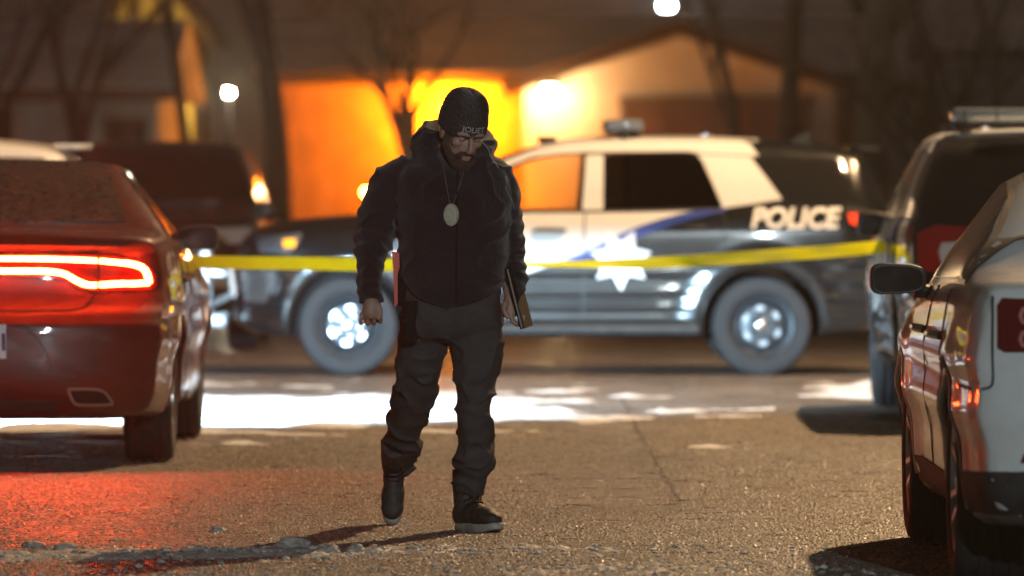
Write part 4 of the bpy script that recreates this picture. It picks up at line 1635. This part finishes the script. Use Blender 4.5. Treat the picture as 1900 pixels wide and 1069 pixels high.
bd = [limb(hrow([(-.068, -.005, .0, .012), (-.066, -.012, -.03, .016), (-.056, -.035, -.068, .020), (-.034, -.064, -.098, .024), (0, -.078, -.110, .028), (.034, -.064, -.098, .024), (.056, -.035, -.068, .020), (.066, -.012, -.03, .016), (.068, -.005, 0, .012)]), 12),
      limb(hrow([(-.040, -.075, -.075, .012), (-.026, -.094, -.056, .009), (0, -.103, -.051, .008), (.026, -.094, -.056, .009), (.040, -.075, -.075, .012)]), 10),
      ell((0, -.085, -.100), (.032, .022, .024), HM)]
beard = fuse('beard', bd, .004, 2, M['beard'], body, beard_fn)


# knit cap
def cap_pt(th, r, z, rx=.094, ry=.112):
    return H(rx * r * math.sin(th), .014 - ry * r * math.cos(th), z)


def cap_mesh(prof, seg=160, rib=.0014):
    vs, fs = [], []
    n = len(prof)
    for k in range(seg):
        th = 2 * math.pi * k / seg
        for i, (r, z) in enumerate(prof):
            rr = r + (rib / .09) * (1 if k % 2 else -1) * (1 if r > .3 else 0)
            dent = -.010 * math.exp(-(math.sin(th) / .25) ** 2) * math.exp(-((r - .12) / .25) ** 2) if z > .13 else 0
            zz = z + dent + .0022 * noise.noise(Vector((math.sin(th) * 3, math.cos(th) * 3, z * 30)))
            rr += .03 * noise.noise(Vector((math.sin(th) * 2, math.cos(th) * 2, z * 16))) * (1 if r > .2 else r / .2)
            vs.append(cap_pt(th, rr, zz))
    for k in range(seg):
        k2 = (k + 1) % seg
        for i in range(n - 1):
            fs.append((k * n + i, k * n + i + 1, k2 * n + i + 1, k2 * n + i))
    return vs, fs


v, f = cap_mesh([(.94, .045), (.965, .070), (.985, .088), (.955, .108), (.875, .132), (.74, .152), (.56, .168), (.36, .178), (.18, .182), (.04, .180), (.0, .180)])
cap = mk('knit_cap', v, f, M['knit'], man)
v, f = cap_mesh([(.90, .020), (.97, .012), (1.01, .016), (1.03, .030), (1.03, .062), (1.015, .074), (.985, .078), (.95, .072)])
mk('cap_cuff', v, f, M['knit'], cap)
tv, tf = text_flat('JOLIET', .034, 0, .0006, 1.0)
vs = [cap_pt(a / .100, 1.075, .054 + b) for a, b in tv]
mk('cap_lettering', vs, tf, M['grey_thread'], cap, smooth=False)


# jacket
def jacket_fn(co, n):
    z = co.z
    f_ = .0055 * noise.noise(Vector((co.x * 9, co.y * 9, co.z * 6))) + .0045 * noise.noise(Vector((co.x * 16 + co.z * 9, co.y * 14, co.z * 20)))
    rid = 1 - abs(noise.noise(Vector((co.x * 7 - co.z * 5, co.y * 6 + 3, co.z * 9 + co.x * 4))))
    f_ += .013 * (rid ** 6 - .35)
    f_ += .0012 * noise.noise(co * 60)
    co = co + n * f_
    if z < 1.02 and -.27 < co.x < .21:
        co.z += .075 * min(1.2, ((co.x + .04) / .2) ** 2) * min(1, (1.02 - z) / .10)
    return co


tors = stack([(*P(842, 568), .206, .158), (*P(840, 556), .212, .165), (*P(840, 520), .214, .165), (*P(841, 480), .222, .170), (*P(842, 430), .228, .172), (*P(842, 380), .236, .168), (*P(840, 335), .236, .152),
              (*P(838, 312), .215, .126), (*P(840, 296, .02), .180, .100), (*P(846, 280, .05), .125, .07)], 44, 5, 2.35)
coll = []
ring = [(793, 270, .02, .072), (806, 304, -.07, .050), (850, 333, -.115, .034), (888, 306, -.08, .040), (899, 278, .0, .046), (892, 258, .09, .055), (850, 250, .15, .070), (808, 256, .10, .075), (793, 270, .0, .072)]
coll.append(limb([(*P(a, b, c), d) for a, b, c, d in ring], 16, 6))
coll.append(ell(P(838, 285, .15), (.15, .075, .10)))


def arm_rows(rows, seed):
    K = catmull([(*P(a, b, c), d * S1p) for a, b, c, d in rows], 9)
    out = []
    for i, k in enumerate(K):
        t = i / len(K)
        amp = .055 * max(0, min(1, (t - .25) / .3))
        out.append((*k[:3], k[3] * (1 + amp * math.sin(i * 1.15 + seed) + .03 * math.sin(i * .53 + seed * 2))))
    return limb(out, 24, 1)


cuffs = [limb(prow([(690, 545, -.125, .047), (690, 552, -.131, .049), (690, 558, -.136, .045)]), 20)]
jk = fuse('jacket', [tors] + coll + [arm_rows(la, .4), arm_rows(ra, 2.0)] + cuffs, .0065, 3, M['jacket'], man, jacket_fn)
# front zip
zp = []
for py in np.linspace(318, 560, 40):
    c = P(848 - (py - 318) * .01, py, -.35)
    h = None
    zp.append(c)
bv = BVHTree.FromPolygons([v.co for v in jk.data.vertices], [tuple(p.vertices) for p in jk.data.polygons])
zp = [bv.ray_cast(Vector((c.x, -1, c.z)), Vector((0, 1, 0)))[0] for c in zp]
zp = [c + Vector((0, -.001, 0)) for c in zp if c is not None]
MB().tube(zp, .0035, 6).build('zip', M['folder'], jk)
# hood drawstring and seam on his left shoulder
def on_jacket(path, off=.002):
    out = []
    for px, py in catmull(path, 6):
        c = P(px, py)
        h = bv.ray_cast(Vector((c.x, -1, c.z)), Vector((0, 1, 0)))[0]
        if h is not None:
            out.append(h + Vector((0, -off, 0)))
    return out


MB().tube(on_jacket([(893, 262), (905, 275), (911, 290), (918, 300), (925, 312)]), .0018, 5).build('hood_seam', M['grey_thread'], jk)
MB().tube(on_jacket([(938, 345), (942, 358), (949, 370), (955, 388)]), .0012, 5).build('sleeve_seam', M['grey_thread'], jk)


# trousers
def trouser_fn(co, n):
    f_ = .005 * noise.noise(Vector((co.x * 10, co.y * 8, co.z * 8))) + .0045 * noise.noise(Vector((co.x * 18 + co.z * 8, co.y * 14, co.z * 22)))
    rid = 1 - abs(noise.noise(Vector((co.x * 9 + co.z * 6, co.y * 7 + 9, co.z * 10 - co.x * 5))))
    low = 1.0 if co.z < .62 else .55
    f_ += low * .021 * (rid ** 6 - .3)
    f_ += .001 * noise.noise(co * 70)
    return co + n * f_


pel = stack([(*P(838, 515), .188, .124), (*P(838, 560), .197, .132), (*P(837, 590), .208, .148), (*P(836, 614), .200, .142), (*P(834, 630), .13, .10), (*P(833, 638), .05, .06)], 40, 5, 2.4)


def leg_rows(rows, seed):
    K = catmull([(*P(a, b, c), d) for a, b, c, d in rows], 8)
    out = []
    for i, k in enumerate(K):
        t = i / len(K)
        amp = .035 * max(0, min(1, (t - .35) / .3))
        out.append((*k[:3], k[3] * (1 + amp * math.sin(i * .95 + seed))))
    return limb(out, 26, 1)


tr = fuse('trousers', [pel, leg_rows(ll, 1), leg_rows(rl, 3), limb(prow([(739, 856, .55, .060), (738, 866, .575, .062)]), 20), limb(prow([(871, 896, .01, .066), (868, 912, .02, .066)]), 20),
          ell(P(742, 690, .06), (.018, .06, .085)), ell(P(921, 660, -.01), (.022, .06, .085))], .0065, 2, M['trousers'], man, trouser_fn)


# boots
def boot(Mx):
    up = fuse('boot', [limb([(*(Mx @ Vector(p)), r) for p, r in (((-.035, 0, .25), .052), ((-.030, 0, .19), .054), ((-.022, 0, .12), .054), ((-.015, 0, .07), .05))], 18),
                       ell((-.055, 0, .065), (.045, .042, .055), Mx), ell((.03, 0, .070), (.085, .045, .052), Mx), ell((.105, 0, .058), (.085, .049, .045), Mx), ell((.155, 0, .052), (.055, .047, .036), Mx),
                       ell((-.01, 0, .045), (.10, .042, .03), Mx)], .005, 3, M['boot'], man,
              lambda co, n: co + n * (.0015 * noise.noise(co * 40)))
    out = []
    for k in range(40):
        t = 2 * math.pi * k / 40
        x = .065 + .155 * math.cos(t)
        w = .050 - .010 * math.exp(-((x - .02) / .05) ** 2) - (.006 if x < -.02 else 0)
        s = math.sin(t)
        out.append((x, w * math.copysign(abs(s) ** .62, s)))
    n = len(out)
    vs, fs = [], []
    for z, k in ((0, .95), (.005, 1.0), (.018, 1.0), (.025, .97), (.032, .90)):
        vs += [Mx @ Vector((.065 + (x - .065) * k, y * k, z + (.012 * max(0, (x - .15) / .07) if z < .03 else .010 * max(0, (x - .15) / .07)))) for x, y in out]
    for i in range(4):
        for k in range(n):
            k2 = (k + 1) % n
            fs.append((i * n + k, i * n + k2, (i + 1) * n + k2, (i + 1) * n + k))
    fs.append(tuple(range(n)))
    fs.append(tuple(4 * n + k for k in range(n)))
    mk('sole', vs, fs, M['sole'], up)
    for z in (.085, .105, .128, .152):
        xx = .035 - (z - .085) * .55 + .03
        MB().tube([Mx @ Vector((xx - .02, -.040, z - .008)), Mx @ Vector((xx + .012, -.02, z + .012)), Mx @ Vector((xx + .012, .02, z + .012)), Mx @ Vector((xx - .02, .040, z - .008))], .003, 6).build('lace', M['folder'], up)
    return up


def frame(fwd, up, loc):
    f_ = Vector(fwd).normalized()
    s = Vector(up).cross(f_).normalized()
    u = f_.cross(s)
    m = Matrix((f_, s, u)).transposed().to_4x4()
    m.translation = loc
    return m


# planted foot, turned out to his left
ank = P(866, 915, .02)
fw = Vector((.52, -.80, 0))
m1 = frame(fw, (0, 0, 1), Vector((ank.x + .012, ank.y - .01, 0.0)))
boot(m1)
# trailing foot, up on its toe
toe = P(727, 966, .50)
toe.z = 0.004
fw2 = Vector((-.04, -.40, -.91)).normalized()
m2 = frame(fw2, (0, -.91, .40), Vector((0, 0, 0)))
m2.translation = toe - (m2.to_3x3() @ Vector((.212, 0, .012)))
boot(m2)

# badge on a neck chain
bc = P(838, 398, 0)
hit = bv.ray_cast(Vector((bc.x, -1, bc.z)), Vector((0, 1, 0)))[0]
bx = hit + Vector((0, -.012, 0))
out = []
for k in range(36):
    t = 2 * math.pi * k / 36
    out.append((bx.x + .0285 * math.cos(t), bx.z + .043 * math.sin(t)))
bd_ = MB()
for k0, k1, y0, y1 in ((1, 1, 0, .004),):
    bd_.prism(out, bx.y, bx.y + .006, 'y')
badge = bd_.build('badge', M['badge'], man, angle=30)
MB().prism([(bx.x + (a - bx.x) * .62, bx.z + (b - bx.z) * .62) for a, b in out], bx.y - .003, bx.y, 'y').build('badge_seal', M['badge'], badge, angle=30)
MB().tube([(a, bx.y - .001, b) for a, b in out + [out[0]]], .0028, 6).build('badge_rim', M['badge'], badge)
ch = on_jacket([(822, 305), (827, 330), (831, 355), (836, 379)], .003) + [Vector((bx.x, bx.y, bx.z + .043))]
MB().tube(ch, .0016, 5).build('chain', M['silver'], badge)
ch = on_jacket([(864, 306), (856, 335), (848, 360), (841, 379)], .003) + [Vector((bx.x, bx.y, bx.z + .043))]
MB().tube(ch, .0013, 5).build('chain', M['silver'], badge)

# holster with a red handle on his right hip, dark pouch below it
hx = P(739, 520, -.04)
hol = MB().box(hx + Vector((.012, .02, 0)), (.035, .10, .21), .012).build('holster', M['folder'], man)
g_ = MB()
g_.prism([(-.020, .112), (.010, .106), (.012, .05), (.004, .02), (.004, -.10), (-.008, -.115), (-.012, -.02), (-.014, .04)], -.035, .012, 'y', Matrix.Translation(hx + Vector((-.006, -.02, .005))))
g_.build('red_grip', M['red_plastic'], hol, smooth=False)
MB().box(P(760, 600, -.10), (.062, .06, .165), .014).box(P(760, 565, -.115), (.064, .05, .03), .006).box(P(757, 596, -.135), (.05, .01, .02), .004).build('pouch', M['folder'], man)

# folder held at his left side (its own thing)
fo = empty('folder', ORG + P(963, 551, .03))
tag(fo, 'slim black folder of papers held at the side of the walking man', 'folder')
RM = Matrix.Rotation(R(-14), 4, 'Y') @ Matrix.Rotation(R(-10), 4, 'Z')
MB().box((.0065, 0, 0), (.004, .215, .255), .0015, RM).build('cover', M['folder'], fo, smooth=False)
MB().box((-.0065, 0, 0), (.004, .215, .255), .0015, RM).build('cover', M['folder'], fo, smooth=False)
MB().box((0, .002, 0), (.0085, .203, .243), 0, RM).build('papers', M['paper'], fo, smooth=False)
MB().box((0, .106, 0), (.017, .006, .255), .0015, RM).build('spine', M['folder'], fo, smooth=False)


# ------------------------------------------------------------------ houses across the way
def wpt(px, D):
    return (px - 950) / F * D


def zpt(py, D):
    return CAMH + (315 - py) / F * D


def gable_house(name, label, xl, xr, D0, D1_, z_eave, z_peak, wall, roofm, trimm, over=.35):
    """gable end faces the camera"""
    e = empty(name, ((xl + xr) / 2, D0, 0))
    tag(e, label, 'house')
    hw, dp = (xr - xl) / 2, D1_ - D0
    MB().prism([(-hw, -.02), (hw, -.02), (hw, z_eave), (0, z_peak), (-hw, z_eave)], 0, dp, 'y').build('wall', wall, e, smooth=False)
    sl = (z_peak - z_eave) / hw
    t = .16
    for s in (-1, 1):
        p = [(0, z_peak + .02), (s * (hw + over), z_eave - over * sl + .02), (s * (hw + over), z_eave - over * sl + .02 + t), (0, z_peak + .02 + t)]
        rf = MB().prism(p, -.4, dp + .3, 'y').build('roof', roofm, e, smooth=False)
        pf = [(0, z_peak - .06), (s * (hw + over), z_eave - over * sl - .06), (s * (hw + over), z_eave - over * sl + .21), (0, z_peak + .21)]
        MB().prism(pf, -.46, -.405, 'y').build('bargeboard', trimm, rf, smooth=False)
    return e


def eave_house(name, label, xl, xr, D0, D1_, z_eave, z_ridge, wall, roofm, trimm):
    """eaves face the camera, ridge parallel to the picture"""
    e = empty(name, ((xl + xr) / 2, D0, 0))
    tag(e, label, 'house')
    hw, dp = (xr - xl) / 2, D1_ - D0
    MB().prism([(0, -.02), (dp, -.02), (dp, z_eave), (dp / 2, z_ridge), (0, z_eave)], -hw, hw, 'x').build('wall', wall, e, smooth=False)
    sl = (z_ridge - z_eave) / (dp / 2)
    for s, o in ((1, 0), (-1, dp)):
        p = [(o - s * .5, z_eave - .5 * sl + .02), (dp / 2, z_ridge + .02), (dp / 2, z_ridge + .2), (o - s * .5, z_eave - .5 * sl + .2)]
        rf = MB().prism(p, -hw - .3, hw + .3, 'x').build('roof', roofm, e, smooth=False)
    MB().box((0, -.53, z_eave - .5 * sl + .08), (2 * hw + .6, .05, .2)).build('gutter', trimm, e, smooth=False)
    return e


def window(parent, x, y, z, w, h, glass, frame_m):
    f_ = MB()
    for s in (-1, 1):
        f_.box((x + s * w / 2, y, z), (.08, .06, h + .08))
        f_.box((x, y, z + s * h / 2), (w + .08, .06, .08))
    f_.box((x, y, z), (.05, .05, h))
    o = f_.build('window', frame_m, parent, smooth=False)
    MB().box((x, y + .01, z), (w, .02, h)).build('pane', glass, o, smooth=False)


DG = 110.0
gar = gable_house('garage_house', 'tan house gable with a brown garage door and bright wall lamp', wpt(972, DG), wpt(1548, DG), DG, 117.5, zpt(160, DG), zpt(62, DG), M['siding'], M['roof_snow'], M['trim'])
gx = (wpt(972, DG) + wpt(1548, DG)) / 2
gw = wpt(1490, DG) - wpt(1165, DG)
gc = (wpt(1490, DG) + wpt(1165, DG)) / 2 - gx
gz = zpt(195, DG)
dr = MB().box((gc, -.02, gz / 2), (gw, .06, gz)).build('garage_door', M['garage_door'], gar, smooth=False)
for k in range(5):
    for j in range(4):
        MB().box((gc - gw / 2 + gw * (j + .5) / 4, -.065, gz * (k + .5) / 5), (gw / 4 - .12, .03, gz / 5 - .12), .01).build('door_panel', M['garage_door'], dr, smooth=False)
MB().box((gc - gw / 2 - .06, -.03, gz / 2), (.12, .08, gz + .1)).box((gc + gw / 2 + .06, -.03, gz / 2), (.12, .08, gz + .1)).box((gc, -.035, gz + .07), (gw + .3, .08, .14)).build('door_frame', M['trim'], dr, smooth=False)

DM = 117.8
mh = eave_house('main_house', 'long low house with a snow covered roof joined behind the garage', wpt(512, DM), wpt(1620, DM), DM, 129.0, zpt(146, DM), 3.95, M['brick_wall'], M['roof_snow'], M['trim'])
hxm = (wpt(512, DM) + wpt(1620, DM)) / 2
M['night_pane'] = mat('night_pane', (0.02, 0.02, 0.022), 0.1)
dl = eave_house('dark_house', 'dark grey house with a snow covered roof beside the yellow house', wpt(-330, 104), wpt(288, 104), 104, 113, zpt(172, 104), zpt(60, 108.5), M['siding_grey'], M['roof_grey'] if 'roof_grey' in M else M['roof_snow'], M['trim'])
MB().box((wpt(284, 104) - (wpt(-330, 104) + wpt(288, 104)) / 2, -.08, 1.3), (.16, .14, 2.6)).build('corner_post', M['siding_grey'], dl, smooth=False)
window(dl, wpt(240, 104) - (wpt(-330, 104) + wpt(288, 104)) / 2, -.02, 1.75, .7, .9, M['night_pane'], M['trim'])

yl = gable_house('yellow_house', 'tall yellow lamp lit house wall behind the bare trees', wpt(205, 126), wpt(356, 126) + .0, 126, 134, 4.2, 5.2, M['siding_yellow'], M['roof_dark'], M['trim'])
xc = (wpt(205, 126) + wpt(356, 126)) / 2
MB().box((wpt(253, 126) - xc, -.06, 2.2), (.16, .1, 4.4)).build('drainpipe', M['trim'], yl, smooth=False)
window(yl, wpt(310, 126) - xc, -.02, 3.2, .5, .7, M['night_pane'], M['trim'])

rh = eave_house('grey_house', 'pale grey house beyond the trees behind the roof light bar', wpt(1755, 138), wpt(2150, 138), 138, 146, zpt(95, 138), zpt(10, 142), M['siding_grey'], M['roof_snow'], M['trim'])
bh = gable_house('small_outbuilding', 'small beige garage standing between the bare tree trunks', wpt(1640, 124), wpt(1712, 124), 124, 128, zpt(190, 124), zpt(165, 124), M['siding'], M['roof_dark'], M['trim'], .15)

# fence line and ploughed snow at the far kerb
def bank_h(x, y):
    m = math.exp(-((y - 88) / 2.6) ** 2)
    return .95 * m * (.75 + .5 * n3(x, y, .35, 4)) - .12 + .08 * n3(x, y, 2.0, 5)


snow_field('snow', -12, 12, 82, 94, (.22, .22), bank_h, M['snow'], 'ploughed snow ridge along the far side of the street')


# ------------------------------------------------------------------ lamps
def lamp_post(px, py, D, col, watts, label, r=.12, es=30, h=None):
    c = at(px, py, D)
    e = empty('lamp_post', (c.x, D, 0))
    tag(e, label, 'lamp')
    MB().tube([(0, 0, 0), (0, 0, c.z - r - .05)], [.05, .035], 10).build('post', M['lamp_metal'], e)
    MB().lathe([(.001, c.z - r - .06), (.07, c.z - r - .05), (.08, c.z - r), (.05, c.z - r + .01)], 16).build('collar', M['lamp_metal'], e)
    gl = MB()
    gl.add(*ell((0, 0, c.z), (r, r, r)))
    gl.build('globe', emit_mat('globe', col, es), e)
    MB().lathe([(.001, c.z + r + .03), (r * .5, c.z + r + .01), (r * .8, c.z + r * .8), (r * .78, c.z + r * .75)], 16).build('lamp_cap', M['lamp_metal'], e)
    if watts:
        wf, wb = watts if isinstance(watts, tuple) else (watts, watts)
        point_light('lamp_light', (0, -(r + .05), c.z), col, wf, r, parent=e)
        point_light('lamp_light', (0, (r + .05), c.z), col, wb, r, parent=e)
    return e


def wall_lamp(px, py, D, col, watts, label, es=30, r=.1, off=.25, group=None):
    c = at(px, py, D)
    e = empty('wall_lamp', (c.x, D, c.z))
    tag(e, label, 'lamp', group)
    MB().box((0, -.03, 0), (.12, .05, .2), .01).tube([(0, -.03, .05), (0, -.12, .12), (0, -.2, .10)], .018, 6).build('bracket', M['lamp_metal'], e)
    g_ = MB()
    g_.add(*ell((0, -.2, 0), (r, r, r * 1.2)))
    g_.build('globe', emit_mat('globe', col, es), e)
    MB().lathe([(.001, r * 1.7), (r * .6, r * 1.4), (r * 1.05, r * .85), (r * 1.0, r * .8)], 14, 'z', Matrix.Translation((0, -.2, 0))).build('lamp_cap', M['lamp_metal'], e)
    point_light('lamp_light', (0, -.2 - off, -.02), col, watts, .08, parent=e)
    return e


# amber lamp behind the man: its glow fills the middle of the picture
lamp_post(832, 204, 117.1, (1.0, .26, .004), (700, 1500), 'amber glowing lamp on a post in front of the long low house', r=.12, es=60)
lamp_post(905, 330, 108.8, (1.0, .26, .004), (15, 420), 'added low amber light on a post, hidden behind the man, tinting the tan garage gable', r=.09, es=20)  # added unseen light: turns the wall orange behind the police vehicle's front window
wall_lamp(1020, 176, DG, (1.0, .66, .30), 110, 'bright warm white lamp on the tan gable wall beside the garage door', es=60, r=.16)
lamp_post(425, 172, 96, (1.0, .90, .62), 90, 'white globe lamp on a post between the bare trees', r=.045, es=500)
wall_lamp(314, 188, 125.9, (1.0, .66, .22), 150, 'small orange lamp at the foot of the yellow house wall', es=10, r=.07, off=.8)
lamp_post(682, 357, 84, (1.0, .50, .06), 6, 'low amber lamp on a short post beside the snow ridge', r=.06, es=60)

# street lamps: one far down the street in view, two lighting the scene from outside the frame
c = at(1238, 6, 300)
street_lamp((c.x + 2.0, 300, 0), c.z - .4, (-2.0, 0), (.92, .96, 1.0), 400, 'distant white street lamp above the snow covered roof', es=300, lens_h=.22)
street_lamp((9.6, 44.8, 0), 11.3, (-2.6, 0), (1.0, .64, .33), 14000, 'tall street lamp with warm light beside the snow bank on the right', es=30, aim=(-.4, -.3, -.85))
street_lamp((7.5, -7.0, 0), 8.5, (-2.2, 0), (.84, .97, 1.0), 14000, 'street lamp with cool light behind the photographer', es=30, aim=(-.25, .8, -.55))


# ------------------------------------------------------------------ bare trees
def tree(px, D, h, r, label, seed, lean=0.0, fork=.35, bark='bark', spread=.55, depth=5, limbs=None, group='bare trees across the street'):
    rnd = random.Random(seed)
    e = empty('bare_tree', (wpt(px, D), D, 0))
    tag(e, label, 'tree', None)
    tk, cr = MB(), MB()

    def grow(p, d, ln, rad, lev):
        n = 4
        pts, rs = [p], [rad]
        dd = d.copy()
        for i in range(n):
            dd = (dd + Vector((rnd.uniform(-1, 1), rnd.uniform(-1, 1), rnd.uniform(-.3, .5))) * (.08 + .05 * lev)).normalized()
            pts.append(pts[-1] + dd * ln / n)
            rs.append(rad * (1 - .42 * (i + 1) / n))
        (tk if lev == 0 else cr).tube(pts, rs, 10 if lev == 0 else (7 if lev == 1 else 4), lev > 1)
        if lev >= depth:
            return
        k = 3 if lev < 2 else rnd.choice((2, 3))
        if lev == 0 and limbs:
            k = limbs
        for i in range(k):
            t = 1.0 if i == 0 else rnd.uniform(.35, 1.0)
            j = min(n, int(t * n + .5))
            az = rnd.uniform(0, 2 * math.pi) if lev else 2 * math.pi * i / k + rnd.uniform(-.4, .4) + (0 if i % 2 else .3)
            side = Vector((math.cos(az), math.sin(az) * .7, .15))
            nd = (dd + side * rnd.uniform(spread * .6, spread * 1.4)).normalized()
            grow(pts[j], nd, ln * rnd.uniform(.62, .86), rs[j] * rnd.uniform(.62, .8), lev + 1)
    grow(Vector((0, 0, -.05)), Vector((lean, 0, 1)).normalized(), h * fork, r, 0)
    tk.build('trunk', M[bark], e)
    cr.build('crown', M[bark], e)
    return e


tree(522, 92, 11, .20, 'stout bare tree with a straight dark trunk between the globe lamp and the amber lamp', 3, 0, .34)
tree(752, 100, 10, .17, 'bare tree forking low in front of the amber lamp glow', 8, .02, .22, spread=.5, limbs=4)
tree(360, 88, 10, .09, 'slender bare tree in front of the yellow house', 12, -.03, .4)
tree(140, 92, 10, .15, 'wide bare tree in front of the dark grey house', 21, .05, .25, spread=.75)
tree(18, 84, 9, .14, 'bushy bare tree in front of the left end of the dark grey house', 33, -.05, .25, spread=.8)
tree(1464, 96, 13, .16, 'tall straight dark trunked tree in front of the garage gable', 41, 0, .5, spread=.4)
tree(1402, 98, 11, .09, 'thin leaning bare tree in front of the garage gable', 47, -.10, .45, spread=.5)
tree(1590, 90, 14, .20, 'thick pale barked tree trunk at the right corner of the garage house', 52, .0, .6, bark='pale_bark', spread=.4)
tree(1738, 86, 9, .13, 'many stemmed bare tree fanning out beside the small beige garage', 61, .02, .16, spread=.5, limbs=6)
tree(1890, 80, 9, .10, 'bare tree arching over the parked police vehicle roof', 75, -.12, .35, spread=.7)
tree(620, 128, 12, .16, 'bare tree standing behind the long low house chimney side', 83, 0, .35, spread=.6)
tree(1680, 132, 13, .2, 'broad bare tree behind the small beige garage', 91, 0, .3, spread=.7)

# ------------------------------------------------------------------ cold damp air
hz = MB().box((0, 150, 9), (420, 400, 20.5)).build('haze', None, None, smooth=False)
tag(hz, 'thin cold night haze hanging over the whole street', 'haze', kind='stuff')
m, N, L, p = newmat('haze')
N.remove(p)
out = [n for n in N if n.type == 'OUTPUT_MATERIAL'][0]
vp = N.new('ShaderNodeVolumePrincipled')
vp.inputs['Color'].default_value = (.95, .93, .90, 1)
vp.inputs['Density'].default_value = 0.0009
vp.inputs['Anisotropy'].default_value = 0.9
L.new(vp.outputs[0], out.inputs['Volume'])
hz.data.materials.append(m)
